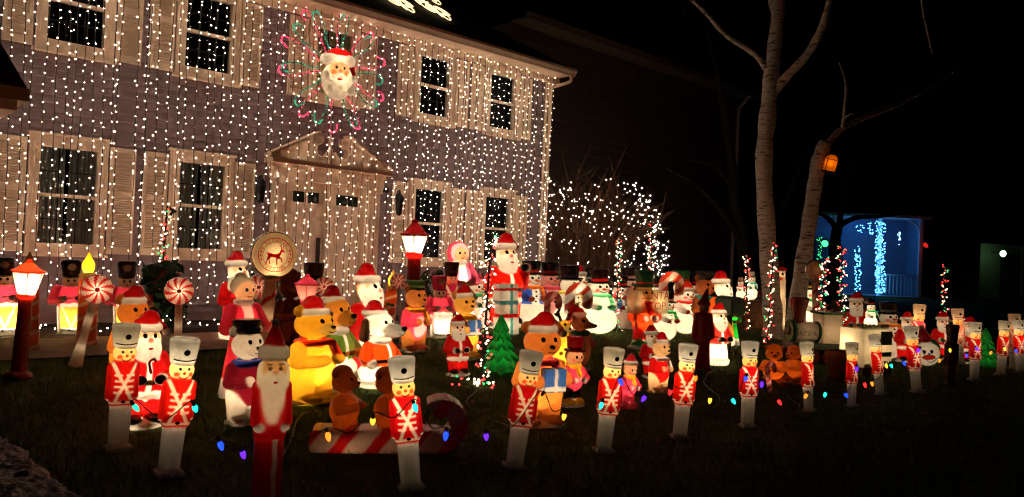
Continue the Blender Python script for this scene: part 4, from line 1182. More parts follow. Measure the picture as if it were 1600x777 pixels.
ch('lady', 1144, 540, 1145, 470, 40, 'figure in a bright green gown right of the green mailbox', .9, 'lady_figure', 'lady figure', dress=(.03, .42, .06), apron=(.03, .42, .06), hair=(.8, .45, .1), n=70)
ch('bear', 1099, 525, 1102, 420, 40, 'brown bear in a black and white captain cap behind the elf', .5, 'bear_figure', 'bear figure', fur=(.42, .15, .06), hat=False, cap=(.05, .05, .05), scarf=TEAL)
# snowmen
NG = 'snowmen in a crowd on the lawn'
def sn(xb, yb, xt, yt, yaw, label, power=1., **kw): return place('snowman', xb, yb, xt, yt, yaw, label, NG, power * .9, 'snowman_figure', 'snowman', kw or None, wide=1.22)
sn(828, 508, 831, 406, 30, 'snowman with a blue vest and orange striped scarf, black hat, right of the big Santa', .9, scarf=(.7, .2, .04), vest=BLUE, band=(.5, .05, .04))
sn(744, 512, 745, 424, 40, 'white snowman with a green scarf peeping out right of the pink hooded lady', .8, scarf=(.05, .35, .15), cap=True, hat=(.7, .1, .2))
sn(858, 508, 860, 408, 30, 'pink tinted snowman in a dark hat between the striped vest one and the candy cane', .5, tone=(.8, .42, .42), scarf=PINK, band=DRED)
sn(889, 520, 891, 413, 50, 'snowman in a black hat with a blue and yellow checked scarf', 1.05, scarf=(.55, .42, .08), band=(.03, .03, .05), nose=YELLOW)
sn(906, 512, 901, 410, 40, 'snowman in a red stocking hat with a green scarf', 1., cap=True, hat=RED, scarf=(.04, .35, .14))
sn(925, 512, 928, 418, 45, 'snowman hidden behind the brightest one, showing a dark hat', 1., band=(.3, .3, .3), scarf=(.05, .4, .3))
sn(936, 521, 938, 420, 25, 'biggest brightest snowman with a red hat band and green scarf', 1.7, wide=1.12, hat=(.05, .012, .012), band=(.65, .03, .04), scarf=(.12, .5, .25), buttons=False)
sn(967, 514, 970, 430, 40, 'snowman with a blue and red vest behind the first pole of lights', .9, vest=(.1, .25, .55), scarf=RED)
sn(982, 514, 985, 416, 45, 'pale pink snowman with a deep pink scarf', .75, tone=(.83, .6, .56), scarf=(.7, .08, .2), band=(.6, .4, .35), hat=(.03, .012, .014))
sn(1037, 532, 1044, 455, 45, 'snowman with red cheeks, green scarf and red mittens', 1.1, scarf=(.04, .4, .1), mitt=(.7, .1, .05), band=(.55, .25, .2))
sn(1030, 512, 1028, 430, 40, 'small dark hatted snowman behind the second pole of lights', .7, scarf=(.6, .12, .06))
sn(1066, 516, 1066, 421, 45, 'snowman in a tall green hat behind the one in a red cap', .9, hat=(.02, .22, .08), band=(.3, .05, .05), scarf=RED)
sn(1071, 521, 1073, 437, 35, 'snowman in a red cap raising a teal arm', 1.2, cap=True, hat=(.72, .07, .04), scarf=(.6, .04, .03), arm=TEAL)
sn(1088, 518, 1088, 425, 40, 'snowman with small dark hat and teal scarf left of the captain bear', .7, scarf=(.1, .4, .35))
sn(1263, 518, 1266, 433, 45, 'bright snowman with a red bow beside the birch trunk', 1.6, scarf=(.05, .3, .1), mitt=(.75, .08, .1), band=(.4, .3, .1))
sn(1388, 560, 1389, 470, 35, 'dim snowman with an orange scarf behind the white box', .34, scarf=(.75, .25, .03), band=(.2, .2, .2))
place('pillar', 1212, 519, 1217, 405, 20, 'tall square cream snowman pillar with a red scarf beside the left birch', None, .8, 'snowman_pillar', 'snowman')
place('penguin_head', 1450, 572, 1444, 508, 10, 'white penguin head with a red beak under a red and green hat', None, .8, 'penguin_figure', 'penguin figure')
KG = 'candy canes among the snowmen'
place('candy_cane', 862, 528, 862, 455, 30, 'dim pink candy cane left of the bright one', KG, .2, 'candy_cane', 'candy cane', dict(b=(.75, .4, .36), a=(.5, .1, .1)))
place('candy_cane', 898, 548, 902, 441, 20, 'bright candy cane with brown red stripes behind the fox', KG, .8, 'candy_cane', 'candy cane', dict(a=(.45, .07, .03)))
place('candy_cane', 1044, 520, 1047, 424, 20, 'candy cane with a red tip behind the snowman with red cheeks', KG, .7, 'candy_cane', 'candy cane', dict(a=(.7, .1, .05), b=(.85, .6, .5)))
# sleigh and its bears
sl, sd_ = at(607, 703)
L_sl = 236 / F_PX * sd_
slo = place('sleigh', 607, 703, 607 + .0443 * 100, 603, 0, 'candy striped sleigh with a curled front, lying behind the middle soldier', None, .8, 'sleigh', 'sleigh', size=L_sl)
BB = 'brown bears riding in the striped sleigh'
for xb, xt, lab in ((541, 533, 'brown bear riding in the sleigh, the left one in full view'), (611, 600, 'brown bear riding in the sleigh, half hidden by the middle soldier')):
    place('bear', xb, 698, xt, 574, 62, lab, BB, .22, 'bear_figure', 'bear figure', dict(fur=(.46, .12, .016), hat=False, base=None, n=110, snout=(.5, .15, .02)), lift=.07, size=120 / F_PX * sd_, wide=1.15)
TB = 'teddy bears sitting by the birch'
place('bear', 1208, 604, 1211, 534, 5, 'sitting orange teddy bear facing the viewer, left of the pair', TB, .6, 'bear_figure', 'bear figure', dict(fur=(.55, .15, .022), hat=False, base=None, sit=True), wide=1.25)
place('bear', 1243, 600, 1242, 536, -40, 'orange teddy bear turned away, right of the sitting pair', TB, .4, 'bear_figure', 'bear figure', dict(fur=(.55, .15, .022), hat=False, base=None, sit=True), wide=1.25)
place('candy_cane', 1208, 614, 1202, 565, 40, 'small pink candy cane on the lap of the orange teddy bear', KG, .3, 'candy_cane', 'candy cane', dict(b=(.75, .4, .36), a=(.5, .1, .1)))
# crate with a snow couple
cp, cd = at(1172, 512)
crate = empty('crate', cp, (0, 0, .35), 'dark old wooden crate carrying two snowmen right of the green figure', 'crate')
cw, chh = 58 / F_PX * cd, 44 / F_PX * cd
for i in range(4): M().box(-cw / 2, cw / 2, -cw * .3, -cw * .3 + .02, chh * i / 4, chh * (i + 1) / 4 - .008).obj('plank', m_wood, crate)
M().box(-cw / 2 + .01, cw / 2 - .01, -cw * .3 + .021, cw * .3, 0, chh - .012).obj('box', m_wood, crate)
place('snowman', 1156, 512, 1156, 476, 20, 'smaller pink scarfed snowman on the wooden crate', 'snow couple on the crate', .9, 'snowman_figure', 'snowman', dict(hat=(.7, .5, .42), scarf=PINK, band=DRED), lift=chh, size=34 / F_PX * cd)
place('snowman', 1173, 512, 1173, 466, 20, 'larger snowman with a teal scarf on the wooden crate', 'snow couple on the crate', 1., 'snowman_figure', 'snowman', dict(hat=(.75, .68, .58), scarf=TEAL, band=(.03, .03, .03)), lift=chh, size=44 / F_PX * cd)
sp_, sd2 = at(1186, 520)
rs = empty('round_sign', sp_, (0, .05, -.4), 'small plain brown round sign on a thin stake by the crate', 'sign')
M().tube([(0, 0, 0), (0, 0, 58 / F_PX * sd2)], .008, 6).obj('stake', m_wood, rs)
M().lathe([(0, -.01), (.1, -.01), (.1, .01), (0, .01)], 20).obj('disc', pbr('brown_plastic', (.22, .08, .05), .5, .1), rs, loc=(0, 0, 60 / F_PX * sd2)).rotation_euler = (R(90), 0, 0)

# ------------------------------------------------------------------ lollipops and signs on posts
def disc_mesh(r, th, fc, n=72, k=14):
    """closed disc facing -Y with rounded rim; fc(theta, rho) colours both faces"""
    rr = [(i / k) * r * .93 for i in range(k + 1)] + [r * .98, r]; yy = [-th] * (k + 1) + [-th * .7, 0.]
    v = []; c = []
    for sgn in (1, -1):
        for a, y in zip(rr, yy):
            for j in range(n):
                t = 2 * math.pi * j / n
                v.append((a * math.cos(t), sgn * y, a * math.sin(t))); c.append(fc(t, a / r))
    rows_ = len(rr); f = []
    for h in (0, 1):
        for i in range(rows_ - 1):
            for j in range(n):
                q = (h * rows_ * n + i * n + j, h * rows_ * n + i * n + (j + 1) % n, h * rows_ * n + (i + 1) * n + (j + 1) % n, h * rows_ * n + (i + 1) * n + j)
                f.append(q if h == 0 else q[::-1])
    return M().add(v, f, c)
def post_thing(xb, yb, xc, yc, rpx, yaw, name, label, cat, group, fc, power, stripes=False, col=(.74, .66, .56), fat=1., part='candy_disc'):
    p, d = at(xb, yb); dx, dy = xc - xb, yb - yc
    H = math.hypot(dx, dy) / F_PX * d; r = rpx / F_PX * d
    rot = (Matrix.Rotation(math.atan2(dx, dy) - ROLL, 3, 'Y') @ Matrix.Rotation(-math.atan2(p[0], p[1]) + R(yaw), 3, 'Z')).to_euler()
    root = empty(name, p, rot, label, cat, group)
    pf = (lambda t, z: RED if stripes and ((z * 3.4 - t * .16) % 1) < .2 else col)
    zz = np.linspace(.001, H - r * .9, 40); w = r * .30 * fat
    prof = [(w * (1.55 if z < .02 else 1.5 - .5 * min(1, z / .22) if z < .22 else 1.0 - .2 * z / H), z) for z in zz]
    M().lathe(prof, 20, fc=pf).obj('post', PLASTIC, root, True)
    if stripes: M().lathe([(w * 1.0, 0), (w * 1.25, .01), (w * 1.25, .05), (w, .06)], 20, col).obj('collar', PLASTIC, root, True, loc=(0, 0, H - r * 1.12))
    d_ = disc_mesh(r, r * .26, fc).obj(part, PLASTIC, root, True, loc=(0, 0, H))
    return root, d_, r, H
swirl = lambda t, a: (.62, .05, .05) if ((t / (2 * math.pi) * 9 + .62 * a) % 1) < .42 and a > .1 else (.88, .72, .64)
LG = 'peppermint lollipops on posts'
for xb, yb, xc, yc, rp, yaw, pw, lab in (
        (118, 572, 152, 452, 23.5, 0, .6, 'peppermint lollipop on a leaning pale post left of the orange brown bear'),
        (277, 590, 280, 455, 22, 0, .55, 'peppermint lollipop with a pink centre above the second front soldier'),
        (408, 560, 404, 449, 20, 10, .16, 'peppermint disc half hidden behind the post of the deer sign'),
        (512, 545, 506, 448, 16, 10, .16, 'peppermint disc beside the small pink lantern'),
        (630, 540, 622, 440, 13, 20, .1, 'small peppermint disc behind the holly candle')):
    rt, d_, r, H = post_thing(xb, yb, xc, yc, rp, yaw, 'lollipop', lab, 'lollipop', LG, swirl, pw)
    lamp(rt, (0, 0, H), pw * r * 90 * r, radius=r * .2); lamp(rt, (0, 0, H * .25), .35 * pw * H); lamp(rt, (0, 0, H * .6), .25 * pw * H)
    M().lathe([(0, 0), (r * .16, 0), (r * .13, .01), (0, .014)], 16, (.75, .08, .2)).obj('centre_candy', PLASTIC, rt, True, loc=(0, -r * .27, H)).rotation_euler = (R(90), 0, 0)
# the deer sign
rt, d_, r, H = post_thing(405, 590, 428, 398, 36.5, 14, 'deer_sign', 'round cream sign with a red deer and lettering on a candy striped post', 'sign', None, lambda t, a: (.84, .68, .47), 1, True, (.78, .62, .46), 1.05, 'sign_disc')
lamp(rt, (0, .0, H - r * .66), 1.2, radius=.03); lamp(rt, (0, .03, H + r * .1), 1.3, radius=.06); lamp(rt, (0, 0, H * .5), .3)
yf = -r * .26 - .004; INK = (.95, .02, .02)
def ringm(r0, r1):
    k = 64; v = []
    for a in (r0, r1): v += [(a * math.cos(2 * math.pi * j / k), yf, a * math.sin(2 * math.pi * j / k)) for j in range(k)]
    return M().add(v, [(j, (j + 1) % k, k + (j + 1) % k, k + j) for j in range(k)], INK)
for a, b in ((.70, .735), (.525, .545)):
    ringm(r * a, r * b).obj('printed_ring', PLASTIC, d_)
def arc_text(body, rad, a0, a1, size, bottom=False):
    m = M()
    for i, chx in enumerate(body):
        v_, f_ = text_mesh(chx, size)
        t = R(a0 + (a1 - a0) * i / (len(body) - 1)); rot = t - math.pi / 2 if not bottom else t + math.pi / 2
        x = v_[:, 0] * math.cos(rot) - v_[:, 1] * math.sin(rot) + rad * math.cos(t)
        z = v_[:, 0] * math.sin(rot) + v_[:, 1] * math.cos(rot) + rad * math.sin(t)
        m.add(np.stack([x, np.full(len(x), yf - .001), z], 1), f_, INK)
    return m
arc_text('REINDEER', r * .62, 132, 48, r * .2).obj('lettering', PLASTIC, d_, kind='stuff')
arc_text('PARKING', r * .62, 230, 310, r * .2, True).obj('lettering', PLASTIC, d_, kind='stuff')
dm = M()
for a in (158, 172, 188, 202, -22, -8, 8, 22):
    t = R(a); c_ = np.array([math.cos(t), math.sin(t)]) * r * .62; e1_ = np.array([math.cos(t), math.sin(t)]) * r * .05; e2_ = np.array([-math.sin(t), math.cos(t)]) * r * .065
    q = [c_ + e1_, c_ + e2_, c_ - e1_ * .7, c_ - e2_]; dm.add([(x, yf - .001, z) for x, z in q], [(0, 1, 2, 3)], INK)
dm.obj('printed_marks', PLASTIC, d_, kind='stuff')
deer_parts = [[(-.30, .08), (-.33, .12), (-.31, .03), (-.26, -.1), (.1, -.12), (.17, -.02), (.12, .06), (-.05, .03)],      # trunk and tail
              [(.02, .02), (.17, -.06), (.22, .06), (.24, .18), (.18, .22), (.15, .12)],                                   # neck
              [(.15, .19), (.2, .25), (.27, .24), (.37, .17), (.36, .14), (.27, .15), (.2, .15)],                          # head
              [(-.28, -.06), (-.2, -.08), (-.25, -.2), (-.29, -.42), (-.33, -.42), (-.30, -.2)],
              [(-.22, -.07), (-.14, -.09), (-.2, -.2), (-.14, -.42), (-.18, -.42), (-.25, -.2)],
              [(.04, -.1), (.12, -.09), (.1, -.25), (.12, -.43), (.08, -.43), (.05, -.25)],
              [(.1, -.08), (.16, -.05), (.26, -.13), (.29, -.27), (.25, -.28), (.22, -.17), (.12, -.15)],
              [(.2, .24), (.17, .34), (.16, .45), (.18, .45), (.2, .34), (.23, .25)], [(.24, .24), (.26, .33), (.26, .43), (.28, .43), (.285, .33), (.27, .24)],
              [(.17, .36), (.11, .43), (.13, .44), (.18, .4)]]
dm = M()
for i, pl_ in enumerate(deer_parts): dm.add([((x - .01) * r * 1.12, yf - .0005 * i, z * r * 1.0) for x, z in pl_], [tuple(range(len(pl_)))], INK)
dm.obj('printed_deer', PLASTIC, d_)
# peach drum sign beside the right birch
rt, d_, r, H = post_thing(1278, 548, 1274, 423, 17, 40, 'drum_sign', 'plain peach drum shaped sign on a striped post beside the right birch', 'sign', None, lambda t, a: (.75, .45, .28), 1, True, (.7, .42, .28), 1.2, 'sign_disc')
lamp(rt, (0, 0, H), .10, radius=.05); lamp(rt, (0, 0, H * .55), .06)

# ------------------------------------------------------------------ elf board, mailbox, train, boxes, pots
p, d = at(1004, 542)
k_ = d / F_PX
eb = place('child', 1003, 545, 1008, 420, 35, 'helper in a green hat carrying a cream board with red lettering', None, .6, 'helper_figure', 'helper figure', dict(hatcol=(.02, .2, .07), band=(.5, .06, .04), coat=(.75, .12, .03), legs=RED, shoes=(.03, .3, .06), fur=(.55, .35, .2), scarf=RED, n=90))
q = at_depth(1018, 480, d - .26)
bd = empty('letter_board', q - z_ * .35, (0, 0, R(30)), 'cream board with red lettering carried by the helper in a green hat', 'sign')
M().box(-34 * k_, 34 * k_, 0, .17, .35 - 10 * k_, .35 + 25 * k_, (.82, .72, .48)).obj('board', PLASTIC, bd)
M().tube([(-25 * k_, .03, 0), (-25 * k_, .03, .36)], .02, 8, (.5, .3, .08)).obj('stake', PLASTIC, bd)
tm = M()
for i, wd_ in enumerate(('SANTA', 'STOP')):
    v_, f_ = text_mesh(wd_, 17 * k_); tm.add(np.stack([v_[:, 0] + 8 * k_, np.full(len(v_), -.004), v_[:, 1] + .35 + (17 - 16 * i) * k_], 1), f_, (.6, .05, .03))
tm.obj('lettering', PLASTIC, bd, kind='stuff'); lamp(bd, (-.2, .13, .42), 2.4, radius=.03); lamp(bd, (.0, .13, .42), 2.4, radius=.03); lamp(bd, (.2, .13, .42), 2.4, radius=.03)

p, d = at(1138, 552); k_ = d / F_PX
mb = empty('mailbox', p, (0, R(-1), R(25)), 'dark green mailbox on a post in front of the orange coated Santa', 'mailbox')
mbm = pbr('green_mailbox', (.03, .09, .05), .5, .2, spec=.5)
M().box(-.035, .035, -.035, .035, 0, 60 * k_).obj('post', m_wood, mb)
v = []; prof = [(-13 * k_, 60 * k_), (13 * k_, 60 * k_), (13 * k_, 82 * k_)] + [(13 * k_ * math.cos(t), (82 + 7 * math.sin(t)) * k_) for t in np.linspace(.3, 2.84, 7)] + [(-13 * k_, 82 * k_)]
n_ = len(prof); vv = [(x, y, z) for y in (-.2, .2) for x, z in prof]
M().add(vv, [tuple(range(n_)), tuple(range(2 * n_ - 1, n_ - 1, -1))] + [(i, n_ + i, n_ + (i + 1) % n_, (i + 1) % n_) for i in range(n_)]).obj('box', mbm, mb)
M().box(-10 * k_, 10 * k_, -.215, -.201, 63 * k_, 83 * k_).obj('door', mbm, mb); M().box(-.012, .012, -.235, -.214, 80 * k_, 83 * k_).obj('handle', m_black, mb)
M().box(13.2 * k_, 14.4 * k_, -.1, -.07, 70 * k_, 86 * k_).obj('flag', pbr('red_paint', (.4, .03, .02), .5, .1), mb)

p, d = at(1262, 566); k_ = d / F_PX
tr = empty('toy_train', p, (0, 0, R(4)), 'white toy train with green bands, red funnel and dark lettering on its side', 'toy train')
CRM = (.70, .58, .46)
def ylathe(prof, n, c, loc, name, dark=None):             # lathe lying along X
    o = M().lathe(prof, n, c).obj(name, PLASTIC, tr, True, loc=loc); o.rotation_euler = (0, R(90), 0); return o
zb = 48 * k_
ylathe([(0, 0), (17 * k_, .0), (17.5 * k_, 4 * k_), (15 * k_, 5 * k_), (15 * k_, 46 * k_), (0, 46 * k_)], 28, CRM, (-31 * k_, 0, zb), 'boiler')
ylathe([(15.2 * k_, 0), (17.6 * k_, 0), (17.6 * k_, 7 * k_), (15.2 * k_, 7 * k_)], 28, (.05, .16, .08), (-32 * k_, 0, zb), 'front_ring')
ylathe([(0, 0), (7 * k_, 0), (7 * k_, 3 * k_), (0, 3 * k_)], 20, (.75, .72, .6), (-35 * k_, 0, zb), 'headlamp')
ylathe([(15.1 * k_, 0), (16.5 * k_, 0), (16.5 * k_, 4 * k_), (15.1 * k_, 4 * k_)], 28, (.04, .2, .08), (10 * k_, 0, zb), 'rear_ring')
M().lathe([(8 * k_, 60 * k_), (9 * k_, 72 * k_), (15 * k_, 97 * k_), (15.5 * k_, 100 * k_), (11 * k_, 101 * k_)], 20, (.62, .10, .07)).obj('funnel', PLASTIC, tr, True, loc=(-17 * k_, 0, 0))
M().box(15 * k_, 44 * k_, -.2, .2, 26 * k_, 76 * k_, CRM).box(12 * k_, 48 * k_, -.24, .24, 76.2 * k_, 80 * k_, (.06, .25, .09)).obj('cab', PLASTIC, tr)
M().box(-34 * k_, 46 * k_, -.21, .21, 22 * k_, 32 * k_, (.03, .07, .04)).obj('chassis', PLASTIC, tr)
for x in (-24, -4, 24):
    for sy in (-1, 1):
        o = M().lathe([(0, 0), (11 * k_, 0), (11 * k_, .05), (0, .05)], 18, (.35, .03, .03)).obj('wheel', PLASTIC, tr, loc=(x * k_, sy * .23 + .025, 11 * k_)); o.rotation_euler = (R(90), 0, 0)
v_, f_ = text_mesh('SANTA R.R.', 10.5 * k_)
M().add(np.stack([v_[:, 0] * .92 - 8 * k_, np.full(len(v_), -15.25 * k_), v_[:, 1] + zb - 3 * k_], 1), f_, BLACK).obj('lettering', PLASTIC, tr, kind='stuff')
lamp(tr, (-10 * k_, 0, zb), .6); lamp(tr, (29 * k_, 0, 52 * k_), 2.)
# striped box with a brass lantern on it, terracotta pot
p, d = at(1299, 566); k_ = d / F_PX
bx = empty('striped_box', p, (0, 0, R(20)), 'small box with slanting black and cream stripes behind the pot', 'box')
def stripe_mesh():
    m = M(); hw, hz = 16 * k_, 34 * k_
    for fx in range(2):
        n1, n2 = 26, 30; v = []; c = []
        for j in range(n2):
            for i in range(n1):
                x = -hw + 2 * hw * i / (n1 - 1); z = hz * j / (n2 - 1)
                v.append((x, -hw, z) if fx == 0 else (hw, x, z)); c.append(BLACK if ((x + z) / (9 * k_)) % 1 < .5 else (.5, .36, .17))
        m.add(v, [(j * n1 + i, j * n1 + i + 1, (j + 1) * n1 + i + 1, (j + 1) * n1 + i) for j in range(n2 - 1) for i in range(n1 - 1)], c)
    m.box(-hw, hw - .002, -hw + .002, hw, 0, hz - .002, (.3, .2, .1)).box(-hw - .01, hw + .01, -hw - .01, hw + .01, hz, hz + .02, (.4, .28, .12))
    return m
stripe_mesh().obj('striped_sides', PLASTIC, bx)
gl = empty('brass_lantern', p + z_ * (34 * k_ + .022), (0, 0, R(20)), 'dull brass lantern standing on the striped box', 'lantern')
brass = pbr('brass', (.42, .27, .06), .4, .2, metal=.6)
for x, y in ((-1, -1), (1, -1), (1, 1), (-1, 1)): M().tube([(x * 10 * k_, y * 10 * k_, 0), (x * 10 * k_, y * 10 * k_, 48 * k_)], .012, 6).obj('post', brass, gl)
M().box(-12 * k_, 12 * k_, -12 * k_, 12 * k_, 0, .02).obj('base', brass, gl); M().lathe([(.0, 62 * k_), (4 * k_, 60 * k_), (16 * k_, 48 * k_), (16 * k_, 47 * k_), (0, 47 * k_)], 4).obj('roof', brass, gl); M().box(-8 * k_, 8 * k_, -8 * k_, 8 * k_, .03, 44 * k_, (.5, .4, .2)).obj('glass', PLASTIC, gl)
p, d = at(1312, 592); k_ = d / F_PX
pt_ = empty('plant_pot', p, None, 'dark terracotta pot behind the soldier with a blue bulb at its feet', 'plant pot')
M().lathe([(14 * k_, 0), (21 * k_, 34 * k_), (23 * k_, 34 * k_), (23 * k_, 44 * k_), (19 * k_, 44 * k_), (18 * k_, 36 * k_)], 24).obj('pot', pbr('terracotta', (.30, .07, .03), .8, .2, 10), pt_, True)
# white box on wheels with a snowman in it
p, d = at(1352, 585); k_ = d / F_PX
wb = empty('toy_wagon', p, (0, 0, R(28)), 'white lit toy wagon with green lettered panels carrying a snowman', 'toy wagon')
M().box(-33 * k_, 31 * k_, -.22, .22, 14 * k_, 72 * k_, (.80, .72, .55)).obj('box', PLASTIC, wb)
M().box(-12 * k_, 30 * k_, -.226, -.222, 48 * k_, 63 * k_, (.02, .26, .07)).box(4 * k_, 30 * k_, -.2263, -.2222, 63 * k_, 69 * k_, (.02, .26, .07)).box(-12 * k_, 30 * k_, -.2262, -.2221, 30 * k_, 37 * k_, (.02, .26, .07)).obj('green_panels', PLASTIC, wb, kind='stuff')
v_, f_ = text_mesh('KLI', 13 * k_)
M().add(np.stack([v_[:, 0] - 1 * k_, np.full(len(v_), -.224), v_[:, 1] + 42 * k_], 1), f_, (.5, .42, .1)).obj('lettering', PLASTIC, wb, kind='stuff')
m = M()
for i in range(14): m.lathe([(0, -3 * k_), (5 * k_, -1 * k_), (5.5 * k_, 3 * k_), (0, 6 * k_)], 8, ((.7, .6, .35), (.6, .6, .55), (.75, .45, .3), (.4, .5, .3))[i % 4], off=((-30 + 4.7 * i) * k_, (-.1 if i % 2 else .05), 74 * k_))
m.obj('toy_heap', PLASTIC, wb, True, kind='stuff')
for sx in (-1, 1):
    for sy in (-1, 1):
        o = M().lathe([(0, 0), (10 * k_, 0), (10 * k_, .04), (0, .04)], 16, (.3, .04, .03)).obj('wheel', PLASTIC, wb, loc=(sx * 24 * k_, sy * .2 + .02, 10 * k_)); o.rotation_euler = (R(90), 0, 0)
lamp(wb, (-18 * k_, .11, 50 * k_), 7., radius=.08); lamp(wb, (14 * k_, .11, 52 * k_), 6., radius=.08)
place('snowman', 1358, 585, 1359, 535, 35, 'bright snowman riding in the white toy wagon', NG, 1.3, 'snowman_figure', 'snowman', dict(scarf=(.05, .35, .12), band=(.35, .05, .05)), lift=70 * k_, size=50 / F_PX * d)
place('tree', 1541, 574, 1541, 512, 0, 'small green tree with big coloured bulbs, behind a front soldier at the right', None, .45, 'plastic_tree', 'christmas tree', dict(n=70, lit=True))

# ------------------------------------------------------------------ poles wound with coloured lights
g_cream = glow('cream_mini_lamp', (1, .72, .45), 5.)
m_tinsel = pbr('dark_tinsel', (.01, .03, .012), .8, .4, 20)
def light_pole(xb, yb, xt, yt, label, turns=9, nb=70, heap=False, r=.055, stars=True, dim=1.):
    nb = int(nb * 1.3); p, d = at(xb, yb); q = at_depth(xt, yt, d) - p
    root = empty('light_pole', p, None, label, 'light pole', 'poles wound with red, green and white lights')
    M().tube([(0, 0, 0), tuple(q)], .014, 7).obj('pole', m_wire, root)
    t = np.linspace(.01, 1, nb * 2); a = t * turns * 2 * math.pi + RNG.uniform(0, 6)
    hx = t[:, None] * q + np.stack([np.cos(a) * r * (1.1 - .3 * t), np.sin(a) * r * (1.1 - .3 * t), 0 * a], 1)
    M().tube(hx, .009, 4).obj('garland', m_tinsel, root)
    pts = hx[::2] + RNG.normal(0, .018, (nb, 3))
    if heap: pts = np.vstack([pts, np.stack([RNG.normal(0, .09, 26), RNG.normal(0, .09, 26), np.abs(RNG.normal(.03, .05, 26)) + .015], 1)])
    c = RNG.random(len(pts))
    for nm, mt, sel in (('red_lamps', g_red, c < .37), ('cream_lamps', g_cream, (c >= .37) & (c < .87)), ('green_lamps', g_green, c >= .87)):
        if sel.any(): bulb_mesh(M(), pts[sel], .0145).obj(nm, mt, root, kind='stuff')
    return root
light_pole(752, 604, 769, 368, 'pole of lights with a heap of lights at its foot, left of the green tree', heap=True, nb=75)
light_pole(964, 516, 968, 375, 'pole of lights rising before the shrub, left of the pale pink snowman', nb=80)
light_pole(1017, 516, 1019, 352, 'pole of lights crossing the board with red lettering', nb=80)
light_pole(1166, 514, 1168, 398, 'pole of lights rising behind the snowmen on the crate', nb=60)
light_pole(1199, 536, 1210, 380, 'pole of lights winding up in front of the left birch trunk', nb=80)
light_pole(1281, 556, 1290, 404, 'pole of lights in front of the peach drum sign', nb=95, r=.075)
light_pole(1316, 545, 1316, 384, 'pole of cream and red lights in front of the blue lit porch', nb=95, r=.08)
light_pole(1475, 548, 1476, 414, 'pole of lights standing alone towards the right edge', nb=60)
rt = light_pole(247, 508, 262, 322, 'leaning pole of lights before the second ground floor window from the left', nb=70, r=.05)
M().tube([(.12, 0, 1.5), (.16, 0, 1.56), (.1, 0, 1.6), (.2, 0, 1.55)], .02, 6).obj('bow', m_tinsel, rt, loc=(-.02, 0, .05))
p, d = at(250, 512)
px_ = empty('poinsettia_bush', p, None, 'dark green bush with red poinsettia flowers at the foot of the leaning light pole', 'bush')
m = M(); fl = M()
for i in range(420):
    a, b, z = RNG.uniform(0, 6.28), RNG.uniform(0, 1) ** .5, RNG.uniform(0, .82)
    c = np.array([math.cos(a) * b * .24, math.sin(a) * b * .24, z + .05]); e = RNG.normal(size=3) * .05; g_ = RNG.normal(size=3) * .04
    (fl if i % 7 == 0 else m).add([c - e, c - g_, c + e, c + g_], [(0, 1, 2, 3)])
m.obj('leaves', pbr('poinsettia_leaf', (.015, .07, .025), .7, .4, 10), px_, kind='stuff'); fl.obj('flowers', pbr('poinsettia_petal', (.4, .02, .02), .6, .2), px_, kind='stuff')

# ------------------------------------------------------------------ big coloured bulbs along the front row
C9 = {'green': (.02, .75, .35), 'blue': (.012, .05, 1.), 'purple': (.10, .015, .9), 'red': (1, .02, .02), 'orange': (1, .24, .02), 'yellow': (1, .58, .04), 'teal': (.02, .8, .55)}
for k, c in C9.items(): glow(k + '_bulb', c, 2.6 if k in ('blue', 'purple', 'red') else 2.0)
spots = [(212, 636, 'green'), (305, 637, 'teal'), (345, 695, 'blue'), (380, 709, 'purple'), (425, 681, 'red'), (513, 681, 'orange'), (583, 657, 'yellow'), (649, 636, 'teal'), (697, 680, 'blue'), (760, 681, 'purple'),
         (845, 621, 'orange'), (882, 650, 'yellow'), (940, 633, 'teal'), (970, 596, 'blue'), (1007, 622, 'purple'), (1048, 612, 'red'), (1087, 590, 'orange'), (1110, 625, 'yellow'), (1146, 626, 'teal'), (1166, 591, 'blue'), (1191, 600, 'purple'),
         (1218, 628, 'red'), (1260, 618, 'orange'), (1290, 616, 'teal'), (1322, 617, 'blue'), (1339, 576, 'purple'), (1352, 601, 'red'), (1363, 599, 'orange'), (1385, 571, 'yellow'), (1393, 571, 'teal'), (1413, 567, 'blue'), (1436, 547, 'purple'),
         (1469, 563, 'orange'), (1485, 547, 'yellow'), (1497, 549, 'teal'), (1511, 555, 'blue'), (1527, 545, 'purple'), (1549, 551, 'orange'), (1570, 545, 'yellow'), (1588, 548, 'blue'), (1598, 538, 'purple')]
row = np.array([(100, 690), (184, 703), (263, 742), (420, 770), (643, 765), (803, 731), (943, 706), (1062, 685), (1168, 668), (1264, 643), (1331, 635), (1433, 612), (1484, 602), (1523, 595), (1564, 587), (1620, 578)], float)
def row_depth(x): return at(x, float(np.interp(x, row[:, 0], row[:, 1])))[1]
first = at_depth(spots[0][0], spots[0][1], row_depth(spots[0][0]) - .16)
c9 = empty('bulb_string', first, None, 'long string of big coloured bulbs looped along the front row of toy soldiers', 'light string')
P9 = [at_depth(x, y, row_depth(x) - .16) - first for x, y, _ in spots]
wp = []
for a, b in zip(P9[:-1], P9[1:]):
    wp.append(a + z_ * .05)
    mid = (a + b) / 2 + z_ * .02
    mid[2] -= .16 * np.linalg.norm(b - a)
    g_ = float(ground(*(mid + first)[:2])) - first[2] + .015
    mid[2] = max(mid[2], g_); wp.append(mid)
wp.append(P9[-1] + z_ * .05)
M().tube(spline(wp, 5), .0042, 5).obj('wire', m_wire, c9)
bm_ = {}
